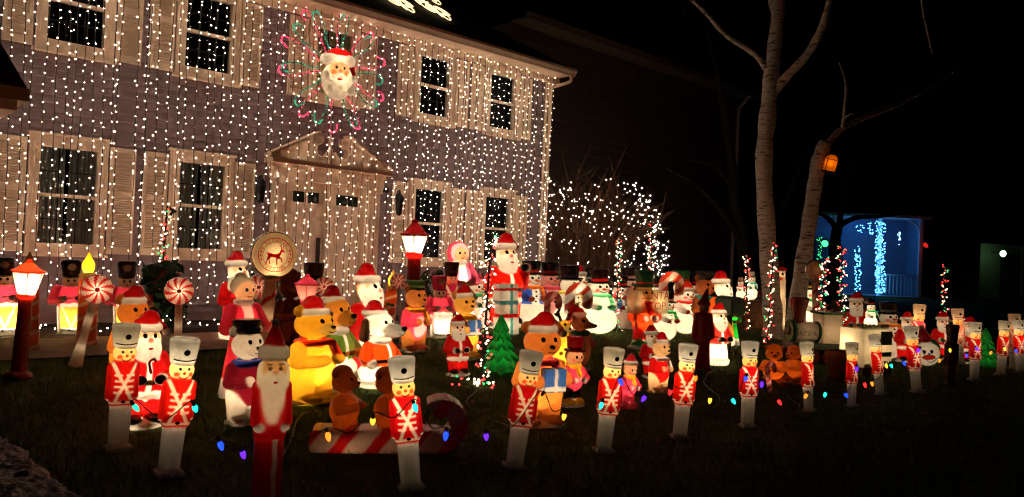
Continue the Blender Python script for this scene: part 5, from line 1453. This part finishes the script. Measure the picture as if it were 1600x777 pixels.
for (x, y, k), p in zip(spots, P9):
    if k not in bm_:
        bm_[k] = M().lathe([(.0, -.042), (.009, -.034), (.0175, -.012), (.0185, .002), (.014, .016), (.010, .022)], 10).mesh('bulb', MATS[k + '_bulb'], True)
        sock = M().lathe([(.012, .02), (.013, .05), (.006, .056)], 8).mesh('socket', m_wire)
    b = link(bpy.data.objects.new('bulb', bm_[k]), c9); b.location = p.tolist()
    b.rotation_euler = (RNG.uniform(-.6, .6), RNG.uniform(-.6, .6), 0)
    link(bpy.data.objects.new('socket', sock), b)

# ------------------------------------------------------------------ lit shrub by the corner of the house
p, d = at(930, 482)
p = hp(2.75, -.3, 0); p[2] = float(ground(p[0], p[1]))
sh = empty('lit_shrub', p, None, 'big bare twiggy shrub netted with white lights at the corner of the house', 'shrub', None, 1.5)
m = M(); tips = []
for i in range(150):
    a = RNG.uniform(0, 6.28); ln = RNG.uniform(.9, 1.35); sp = RNG.uniform(.2, 1.15)
    e = np.array([math.cos(a) * sp * 1.25, math.sin(a) * sp * 1.25, ln * 1.55 * (1.12 - .3 * sp)])
    b0 = np.array([math.cos(a) * .16, math.sin(a) * .16, 0])
    pts = spline([b0, b0 * 1.5 + e * np.array([.22, .22, .42]), e * np.array([.62, .62, .8]), e + RNG.normal(0, .06, 3)], 5)
    m.tube(pts, np.linspace(.014, .004, len(pts)), 4, caps=False); tips.append(pts)
    for k in range(3):
        j = RNG.integers(6, len(pts) - 1); tw = RNG.normal(0, .18, 3); tw[2] = abs(tw[2]) + .1
        q = np.array([pts[j], pts[j] + tw * .6, pts[j] + tw * 1.2]); m.tube(q, np.linspace(.006, .003, 3), 3, caps=False); tips.append(q)
m.obj('twigs', pbr('bare_twig', (.20, .11, .065), .9, .3, 10), sh, kind='stuff')
lp = []
for i in range(18):                                      # strings wandering over the dome
    a = RNG.uniform(0, 6.28); z = RNG.uniform(.1, 1.)
    for k in range(30):
        a += RNG.normal(.1, .05); z = np.clip(z + RNG.normal(0, .045), .0, 1.05)
        rr = 1.35 * math.sqrt(max(.04, 1 - (z / 1.12) ** 2 * .85)); rr = rr * (.75 + .25 * min(1, z * 2))
        lp.append(np.array([math.cos(a) * rr, math.sin(a) * rr, .15 + z * 1.75]) + RNG.normal(0, .05, 3))
bulb_mesh(M(), lp, .0050).obj('mini_lamps', g_white, sh, kind='stuff')
# dark boxwoods in the bed
leafmat = pbr('boxwood_leaf', (.020, .035, .012), .7, .4, 8)
lm = M()
for i in range(900):
    v_ = RNG.normal(size=3); v_ /= np.linalg.norm(v_); v_ *= RNG.uniform(.75, 1.08); c = v_ * (.42, .42, .36) + (0, 0, .36)
    e = RNG.normal(size=3) * .03; g_ = RNG.normal(size=3) * .022; lm.add([c - e, c - g_, c + e, c + g_], [(0, 1, 2, 3)])
leaf_me = lm.mesh('leaves', leafmat)
stem_me = M().tube([(0, 0, 0), (0, 0, .3)], .03, 6).mesh('stem', m_wood)
for s_, q_, sc_, lab in ((-5.9, .7, 1., 'dark clipped boxwood left of the front door'), (-2.6, .75, 1.15, 'dark clipped boxwood right of the front door'), (-1.5, .8, 1.1, 'dark clipped boxwood behind the pink hooded lady'), (-.3, .8, 1., 'dark clipped boxwood behind the big Santa'), (-7.2, .6, .7, 'dark low boxwood under the second window from the left')):
    p = hp(s_, q_, 0); p[2] = float(ground(p[0], p[1]))
    b = empty('boxwood', p, (0, 0, s_), lab, 'shrub', 'boxwoods in the bed', sc_)
    link(bpy.data.objects.new('leaves', leaf_me), b); link(bpy.data.objects.new('stem', stem_me), b)

# ------------------------------------------------------------------ birches and bare trees
def barkmat():
    m, nt, out = nodes('birch_bark'); L = nt.links.new
    b = nt.nodes.new('ShaderNodeBsdfPrincipled'); L(b.outputs[0], out.inputs[0]); b.inputs['Roughness'].default_value = .8
    tc = nt.nodes.new('ShaderNodeTexCoord'); mp = nt.nodes.new('ShaderNodeMapping'); mp.inputs['Scale'].default_value = (2.2, 2.2, 9)
    L(tc.outputs['Object'], mp.inputs[0])
    n = nt.nodes.new('ShaderNodeTexNoise'); n.inputs['Scale'].default_value = 2.4; n.inputs['Detail'].default_value = 7; n.inputs['Roughness'].default_value = .65; L(mp.outputs[0], n.inputs[0])
    cr = nt.nodes.new('ShaderNodeValToRGB'); e = cr.color_ramp.elements
    e[0].position = .36; e[0].color = (.03, .022, .018, 1); e[1].position = .46; e[1].color = (.6, .53, .45, 1); e.new(.75).color = (.8, .73, .64, 1)
    L(n.outputs[0], cr.inputs[0]); L(cr.outputs[0], b.inputs[0])
    bp = nt.nodes.new('ShaderNodeBump'); bp.inputs['Strength'].default_value = .5; bp.inputs['Distance'].default_value = .02; L(n.outputs[0], bp.inputs['Height']); L(bp.outputs[0], b.inputs['Normal'])
    return m
m_bark = barkmat(); m_dbark = pbr('dark_bark', (.035, .026, .02), .9, .4, 6, .8, 14, stretch=(1, 1, .3))
def limb(px, d0, rad, dd=None):
    pts = [at_depth(x, y, d0 + (dd[i] if dd else 0)) for i, (x, y) in enumerate(px)]
    s_ = spline(pts, 5); r_ = np.interp(np.linspace(0, 1, len(s_)), np.linspace(0, 1, len(rad)), rad)
    r_ = r_ * (1 + .06 * np.sin(np.arange(len(s_)) * 1.7) + RNG.normal(0, .025, len(s_)))
    return s_, r_
def tree_thing(name, base_px, label, d, limbs, mat, group=None, part='trunk'):
    o = at_depth(*base_px, d)
    root = empty(name, o, None, label, 'tree', group)
    for i, (nm, px, rad, dd) in enumerate(limbs):
        s_, r_ = limb(px, d, rad, dd); M().tube(s_ - o, r_, 14 if nm == 'trunk' else 8).obj(nm, mat, root, True)
    return root
BD = at(1208, 527)[1]
k_ = BD / F_PX
tree_thing('birch_tree', (1208, 530), 'tall pale birch forking near the top of the frame', BD, [
    ('trunk', [(1209, 536), (1207, 480), (1200, 380), (1194, 260), (1200, 180), (1209, 90), (1216, 20), (1224, -60), (1236, -160)], [17 * k_, 14 * k_, 13 * k_, 12.5 * k_, 12 * k_, 10 * k_, 9 * k_, 8 * k_], None),
    ('branch', [(1207, 150), (1222, 128), (1262, 85), (1288, 35), (1302, -20), (1330, -120)], [8 * k_, 8 * k_, 6.5 * k_, 6 * k_, 5 * k_, 3 * k_], [0, -.1, -.3, -.5, -.6, -.8]),
    ('branch', [(1198, 108), (1180, 85), (1135, 55), (1105, 22), (1078, -4), (1030, -50)], [5 * k_, 4.5 * k_, 3.6 * k_, 3.2 * k_, 3 * k_, 2 * k_], [0, .1, .3, .4, .5, .8]),
    ('branch', [(1214, 30), (1206, 5), (1200, -40)], [5 * k_, 4.5 * k_, 3 * k_], [0, .2, .4])], m_bark, 'birch trees on the lawn')
tree_thing('birch_tree', (1246, 520), 'leaning birch with a broken top carrying the orange lantern', BD + .3, [
    ('trunk', [(1243, 530), (1247, 470), (1262, 370), (1272, 300), (1281, 250), (1290, 222)], [17 * k_, 14 * k_, 12 * k_, 11 * k_, 12 * k_, 10 * k_], None),
    ('branch', [(1286, 235), (1312, 205), (1350, 185), (1400, 165), (1450, 140), (1520, 95)], [6 * k_, 5 * k_, 4.5 * k_, 4 * k_, 3.2 * k_, 1.5 * k_], [0, .2, .5, .9, 1.3, 2]),
    ('branch', [(1316, 203), (1320, 170), (1322, 130), (1312, 98)], [2.6 * k_, 2.4 * k_, 2 * k_, 1 * k_], [.2, .2, .2, .3]),
    ('branch', [(1318, 186), (1330, 178), (1334, 180)], [1.4 * k_, 1.2 * k_, .8 * k_], [.2, .1, .1])], m_bark, 'birch trees on the lawn')
tree_thing('bare_tree', (1165, 470), 'dark bare tree against the neighbouring house', BD + 6, [
    ('trunk', [(1160, 480), (1168, 420), (1150, 330), (1142, 240), (1128, 150), (1105, 40)], [.24, .2, .17, .13, .1, .05], None),
    ('branch', [(1164, 385), (1128, 330), (1090, 290), (1040, 262)], [.1, .08, .05, .03], [0, -.4, -.8, -1]),
    ('branch', [(1168, 420), (1200, 360), (1236, 300), (1262, 220)], [.1, .08, .06, .03], [0, .2, .5, .8]),
    ('branch', [(1150, 300), (1118, 262), (1080, 250)], [.06, .05, .03], [0, -.3, -.5])], m_dbark, 'bare trees beyond the lawn')
tree_thing('bare_tree', (1300, 470), 'dark bare tree in front of the blue lit porch', BD + 9, [
    ('trunk', [(1300, 475), (1303, 420), (1306, 372), (1312, 350)], [.22, .2, .17, .13], None),
    ('branch', [(1310, 360), (1290, 338), (1262, 330)], [.1, .07, .04], [0, -.3, -.5]),
    ('branch', [(1312, 352), (1340, 340), (1380, 338), (1420, 330)], [.1, .08, .06, .03], [0, .3, .6, 1]),
    ('branch', [(1312, 350), (1320, 300), (1345, 240), (1380, 190)], [.1, .08, .05, .02], [0, .3, .6, 1])], m_dbark, 'bare trees beyond the lawn')
tree_thing('hanging_twig', (1452, 85), 'thin hanging twig at the top of the frame right of the birches', BD - 3, [
    ('twig', [(1440, -40), (1442, 10), (1450, 50), (1457, 84)], [.02, .018, .015, .008], None)], m_bark)['category'] = 'branch'
def twigs(px0, px1, n, d, label):
    o = at_depth(*px0, d); root = empty('birch_twigs', o, None, label, 'twigs'); m = M()
    for i in range(n):
        t = RNG.random(); b0 = at_depth(px0[0] + (px1[0] - px0[0]) * t, px0[1] + (px1[1] - px0[1]) * t, d) - o
        dr_ = RNG.normal(0, .35, 3); dr_[2] = dr_[2] * .6 - .12; ln = RNG.uniform(.4, 1.1)
        p_ = spline([b0, b0 + dr_ * ln * .5 + RNG.normal(0, .04, 3), b0 + dr_ * ln + RNG.normal(0, .08, 3) - z_ * .1 * ln], 5); m.tube(p_, np.linspace(.007, .002, len(p_)), 4, caps=False)
        q_ = p_[5]; m.tube([q_, q_ + RNG.normal(0, .12, 3), q_ + RNG.normal(0, .2, 3)], [.004, .003, .002], 3, caps=False)
    m.obj('twigs', m_dbark, root, kind='stuff')
twigs((1290, 40), (1320, -80), 14, BD - .5, 'fine bare twigs spreading from the right fork of the tall birch')
twigs((1135, 58), (1060, -30), 12, BD + .4, 'fine bare twigs hanging from the left branch of the tall birch')
twigs((1350, 185), (1480, 125), 16, BD + 1.2, 'fine bare twigs on the long low limb of the leaning birch')
# power cords on the lawn
for i, cpx in enumerate(([(300, 640), (335, 655), (352, 672), (330, 690), (372, 700)], [(745, 612), (730, 632), (762, 655), (790, 668), (812, 700)], [(520, 632), (470, 655), (455, 690), (440, 720)], [(905, 640), (930, 652), (918, 675), (945, 695)], [(1120, 575), (1100, 600), (1125, 630), (1085, 660)], [(716, 590), (700, 602), (742, 606)], [(1230, 620), (1250, 640), (1238, 655), (1300, 650)])):
    cp_ = [at(*q)[0] + z_ * .03 for q in cpx]; cs_ = spline(cp_, 10); o = cs_[0].copy()
    for q in cs_: q[2] = float(ground(q[0], q[1])) + .022 + .014 * math.sin(q[0] * 23)
    rt = empty('power_cord', o, None, 'black power cord lying on the grass ' + ('right of the second front soldier', 'beside the heap of lights', 'between the honey bear and the red column', 'below the child in the red top hat', 'left of the unlit elf', 'under the small Santa standing alone', 'below the orange teddy bears')[i], 'cord', 'power cords on the lawn')
    M().tube(cs_ - o, .006, 5).obj('cord', m_black, rt)
# orange lantern on the leaning birch
p = at_depth(1295, 268, BD - .05)
ol = empty('orange_lantern', p, (0, R(12), R(-20)), 'glowing orange lantern with dark straps strapped to the leaning birch', 'lantern')
S = Sculpt(60); S.add('lantern_body', (.9, .36, .03), B_((0, 0, .4), (.34, .3, .4), .12), .02); S.add('lantern_body', (.9, .36, .03), E_((0, 0, .78), (.3, .27, .22)), .04)
S.paint(BLACK, slab(.66, .7), .01).paint(BLACK, lambda p: np.abs(p[..., 0] + .2) - .02, .01)
for nm, me in S.build():
    o = link(bpy.data.objects.new(nm, me), ol); o.scale = (.34,) * 3
lamp(ol, (.0, -.02, .15), 1.0, (1, .6, .2), .02)
M().box(-.14, .14, -.13, .13, -.02, .0).tube([(.12, -.05, .14), (.17, -.1, .19)], .012, 6).obj('bracket', m_black, ol); M().tube([(0, .1, -.02), (0, .22, -.02)], .02, 6).obj('hook', m_black, ol)

# ------------------------------------------------------------------ neighbouring house, blue porch, far garage
nd = 27.
npos = at_depth(1143, 415, nd); npos[2] = .3
nh = empty('neighbour_house', npos, (0, 0, math.pi / 2 - PHI), 'dark neighbouring house with a pale eave and corner downspout', 'house')
m_nwall = pbr('dull_siding', (.12, .09, .07), .8, .15, 3)
ez = float(at_depth(1143, 152, nd)[2]) - .3
for k in range(int(ez / .26)):
    M().add([(x, y, z) for x in (-11, 0) for y, z in ((0, k * .26), (-.03, k * .26), (-.005, k * .26 + .262), (0, k * .26 + .262))], [(0, 1, 2, 3), (7, 6, 5, 4), (1, 5, 6, 2), (0, 4, 5, 1)]).obj('clapboard', m_nwall, nh)
M().box(-11, -.02, .02, 8, 0, ez).obj('wall', m_nwall, nh)
M().box(-11, .5, -.5, .02, ez, ez + .05).box(-11, .55, -.62, -.5, ez - .02, ez + .16).obj('eave', pbr('dull_trim', (.20, .15, .10), .7, .1), nh)
M().add([(-11, -.6, ez + .17), (.5, -.6, ez + .17), (.5, 4, ez + 2.6), (-11, 4, ez + 2.6), (.5, 8.6, ez + .17), (-11, 8.6, ez + .17)], [(0, 1, 2, 3), (3, 2, 4, 5), (1, 4, 2)]).obj('roof', m_roof, nh)
M().tube([(-.1, -.5, ez), (-.1, -.1, ez - .4), (-.1, -.08, 2.6), (-.1, -.08, .1)], .06, 8).obj('downspout', m_trim, nh)
# porch
pd_ = 36.; k_ = pd_ / F_PX
b0 = at_depth(1283, 458, pd_)
po = empty('blue_porch', b0, (0, 0, R(-3)), 'far house porch with pale columns, glowing under blue light strips', 'house')
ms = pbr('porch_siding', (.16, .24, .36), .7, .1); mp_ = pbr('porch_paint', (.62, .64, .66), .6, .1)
Wp, Hp = 152 * k_, 122 * k_
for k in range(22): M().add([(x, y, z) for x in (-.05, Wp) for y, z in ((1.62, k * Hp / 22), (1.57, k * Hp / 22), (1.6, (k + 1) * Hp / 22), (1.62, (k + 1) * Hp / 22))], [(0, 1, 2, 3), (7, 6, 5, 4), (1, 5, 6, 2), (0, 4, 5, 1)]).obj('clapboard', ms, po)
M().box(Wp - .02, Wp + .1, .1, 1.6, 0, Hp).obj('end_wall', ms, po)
M().box(-.2, Wp + .3, -.2, 2, Hp, Hp + .12).obj('ceiling', mp_, po); M().box(-.2, Wp + .4, -.3, 2.2, -.3, 0).obj('porch_floor', mp_, po)
M().add([(-.4, -.4, Hp + .13), (Wp + .5, -.4, Hp + .13), (Wp + .5, 3.5, Hp + 1.8), (-.4, 3.5, Hp + 1.8)], [(0, 1, 2, 3)]).obj('roof', m_roof, po)
colx = [(1300 - 1283) * k_, (1392 - 1283 - 22) * k_, Wp - .08]
for x in colx: M().box(x - .07, x + .07, -.02, .12, 0, Hp).obj('column', mp_, po)
for sx, x in ((1, colx[0]), (-1, colx[2])):
    M().tube(spline([(x, .05, Hp - .9), (x + sx * .15, .05, Hp - .35), (x + sx * .6, .05, Hp - .05)], 6), .045, 6).obj('bracket', mp_, po)
for x in np.arange(colx[1] + .2, Wp - .15, .17): M().box(x - .02, x + .02, .03, .07, .1, .95).obj('baluster', mp_, po)
M().box(colx[1] + .07, Wp - .15, .01, .09, .95, 1.02).obj('handrail', mp_, po)
M().box(.15, .75, 1.5, 1.565, 0, Hp * .72).obj('porch_door', pbr('dark_blue_door', (.04, .05, .08), .5, .1), po)
for xc, y0, y1, n, w_, st in ((1376, 346, 458, 210, 8, 'blue_led'), (1341, 385, 458, 70, 5, 'blue_led'), (1344, 352, 364, 12, 7, 'blue_led'), (1361, 348, 366, 18, 4, 'blue_led')):
    pts = [at_depth(xc + RNG.uniform(-w_, w_), RNG.uniform(y0, y1), pd_ - .35) - b0 for _ in range(n)]
    bulb_mesh(M(), [Matrix.Rotation(R(3), 3, 'Z') @ Vector(q) for q in pts] and [np.array(Matrix.Rotation(R(3), 3, 'Z') @ Vector(q)) for q in pts], .024).obj('blue_lamps', g_blue, po, kind='stuff')
for x, y, sz in ((1406, 371, (.055, .25)), (1311, 357, (.13, .13))):
    q = np.array(Matrix.Rotation(R(3), 3, 'Z') @ Vector(at_depth(x, y, pd_ - .1) - b0))
    bb = M()
    for i in range(18): 
        o_ = RNG.normal(0, .5, 3) * (sz[0], .04, sz[1]); bb.lathe([(0, -.03), (.03, 0), (0, .03)], 5, off=tuple(q + o_))
    bb.obj('hanging_ornament', glow('pale_blue_led', (.25, .6, 1), 4), po, kind='stuff')
lamp(po, (Wp * .45, .7, Hp - .25), 7, (.06, .28, 1.), .1); lamp(po, (Wp * .86, .4, Hp * .8), 2, (.06, .28, 1.), .1)  # two unseen blue lamps added to light the porch walls beyond the strips
# green flood light and strips beside the porch
q = at_depth(1283, 420, pd_ - 2)
gf = empty('green_light_strip', q, None, 'strip of green lights with a green flood lamp left of the blue porch', 'light strip')
bulb_mesh(M(), [at_depth(1281 + RNG.uniform(-4, 4), RNG.uniform(370, 432), pd_ - 2) - q for _ in range(40)], .02).obj('green_lamps', glow('green_led', (.04, .9, .25), 2.4), gf, kind='stuff')
M().lathe([(0, -.02), (.13, -.01), (.15, .03), (.05, .08)], 12).obj('flood_lamp', glow('green_flood', (.05, .9, .2), 3), gf, loc=(at_depth(1289, 381, pd_ - 2) - q).tolist()).rotation_euler = (R(80), 0, 0)
q = at_depth(1446, 384, pd_ - 1)
rf = empty('red_flood_lamp', q, (R(60), 0, .4), 'small red flood lamp in the dark right of the blue porch', 'flood lamp')
M().lathe([(0, -.02), (.10, -.01), (.13, .05), (.04, .12)], 12).obj('lamp_head', glow('red_flood', (1, .03, .02), .7), rf); lamp(rf, (0, 0, -.1), 1.5, (1, .05, .03)); M().tube([(0, 0, .1), (0, .1, .3)], .02, 5).obj('stake', m_black, rf)
gd = 44.; k_ = gd / F_PX
q = at_depth(1530, 460, gd)
gg = empty('far_garage', q, (0, 0, R(20)), 'far dark garage lit green by a wall lamp at the right', 'garage')
mg = pbr('garage_wall', (.24, .24, .2), .8, .15)
M().box(0, 1.6, 0, 4, -.5, 80 * k_).box(3.4, 7, 0, 4, -.5, 80 * k_).box(1.6, 3.4, .2, 4, -.5, 80 * k_).obj('wall', mg, gg); M().box(1.62, 3.38, .1, .19, -.5, 66 * k_).obj('garage_door', pbr('garage_door', (.06, .06, .05), .7, .1), gg)
M().add([(-.4, -.4, 82 * k_), (7.4, -.4, 82 * k_), (7.4, 2, 120 * k_), (-.4, 2, 120 * k_)], [(0, 1, 2, 3)]).obj('roof', m_roof, gg)
lq = at_depth(1568, 396, gd - .9)
gl_ = empty('green_wall_lamp', lq, None, 'bright greenish lamp on the far garage wall at the right', 'wall lamp')
M().lathe([(.02, -.2), (.12, -.14), (.16, 0), (.1, .12), (.03, .16)], 10).obj('lamp_tube', glow('green_white_lamp', (.45, 1, .45), 5), gl_); lamp(gl_, (-.35, .2, -.1), 1.1, (.45, 1, .25), .1); M().tube([(0, .05, 0), (.1, 1.2, .1)], .03, 5).obj('bracket', m_black, gl_)

# ------------------------------------------------------------------ rope lights on the roof
rn = np.cross(U, (hp(0, -4, 7.95) - hp(0, .46, ZE + .15))); rn /= np.linalg.norm(rn)
g_rope = glow('warm_rope_light', (1, .72, .36), 2.0)
def on_roof(px, py):
    r_ = ray(px, py); c_ = np.array([0, 0, EYE]); t = ((hp(0, .46, ZE + .15) - c_) @ rn) / (r_ @ rn); return c_ + r_ * t
for x0, y0, x1, y1, lab in ((590, -6, 628, 12, 'left rope light figure lying on the dark roof'), (646, 5, 686, 25, 'right rope light figure lying on the dark roof'), (652, -14, 670, 2, 'middle rope light figure cut by the top of the frame')):
    a_, b_ = on_roof(x0, y0), on_roof(x1, y1); root = empty('rope_light', a_, None, lab, 'rope light', 'rope light figures on the roof')
    dn = hp(0, .46, ZE + .15) - hp(0, -4, 7.95); dn /= np.linalg.norm(dn); nn_ = rn if rn[2] > 0 else -rn
    t = np.linspace(0, 1, 60)[:, None]
    pts = (b_ - a_) * t + nn_ * (.1 + .05 * np.sin(t * 23)) + dn * (.3 * np.sin(t * 17) + .15 * np.sin(t * 31 + 1)) + (b_ - a_) * .05 * np.sin(t * 40)
    M().tube(pts, .015, 5).obj('rope', g_rope, root)
    M().tube((b_ - a_) * t + nn_ * (.08 + .05 * np.sin(t * 19 + 1)) + dn * (.4 + .25 * np.sin(t * 23 + 2)), .012, 5).obj('rope', g_rope, root)

# ------------------------------------------------------------------ grass blades and fallen leaves
nb = 110000
xy = np.stack([RNG.uniform(-4.6, 10.5, nb), 3.6 + 11.4 * RNG.random(nb) ** 1.1], 1)
qv = xy[:, 0] * N[0] + (xy[:, 1] - DW) * N[1]
side = (xy - e1[:2]) @ nrm
xy = xy[(qv > 2.85) & (side < -.02)]; nb = len(xy)
z = ground(xy[:, 0], xy[:, 1]); hgt = RNG.uniform(.025, .07, nb); an = RNG.uniform(0, 6.28, nb); w_ = RNG.uniform(.003, .006, nb)
tx = RNG.normal(0, .022, (nb, 2))
V = np.zeros((nb, 3, 3), np.float32)
V[:, 0, 0] = xy[:, 0] - w_ * np.cos(an); V[:, 0, 1] = xy[:, 1] - w_ * np.sin(an); V[:, 1, 0] = xy[:, 0] + w_ * np.cos(an); V[:, 1, 1] = xy[:, 1] + w_ * np.sin(an)
V[:, :2, 2] = (z - .004)[:, None]; V[:, 2, :2] = xy + tx; V[:, 2, 2] = z + hgt
me = bpy.data.meshes.new('grass'); me.vertices.add(nb * 3); me.vertices.foreach_set('co', V.ravel()); me.loops.add(nb * 3); me.loops.foreach_set('vertex_index', np.arange(nb * 3, dtype=np.int32))
me.polygons.add(nb); me.polygons.foreach_set('loop_start', np.arange(0, nb * 3, 3, dtype=np.int32)); me.update(calc_edges=True)
me.materials.append(pbr('grass_blade', (.055, .12, .02), .7, .4, 1.5, col2=(.10, .145, .035), spec=.2))
tag(link(bpy.data.objects.new('grass', me)), kind='stuff')
m = M()
for i in range(420):
    x, y = RNG.uniform(-4, 9), RNG.uniform(3.6, 13)
    if x * N[0] + (y - DW) * N[1] < 2.7: continue
    c = np.array([x, y, float(ground(x, y)) + RNG.uniform(.03, .05)]); a = RNG.uniform(0, 6.28); l_ = RNG.uniform(.025, .05)
    e = np.array([math.cos(a), math.sin(a), RNG.normal(0, .3)]) * l_; g_ = np.array([-math.sin(a), math.cos(a), RNG.normal(0, .3)]) * l_ * .55
    m.add([c - e, c - g_ - z_ * .006, c + e, c + g_ + z_ * .008], [(0, 1, 2), (0, 2, 3)])
m.obj('fallen_leaves', pbr('dry_leaf', (.16, .08, .03), .8, .4, 3), kind='stuff')
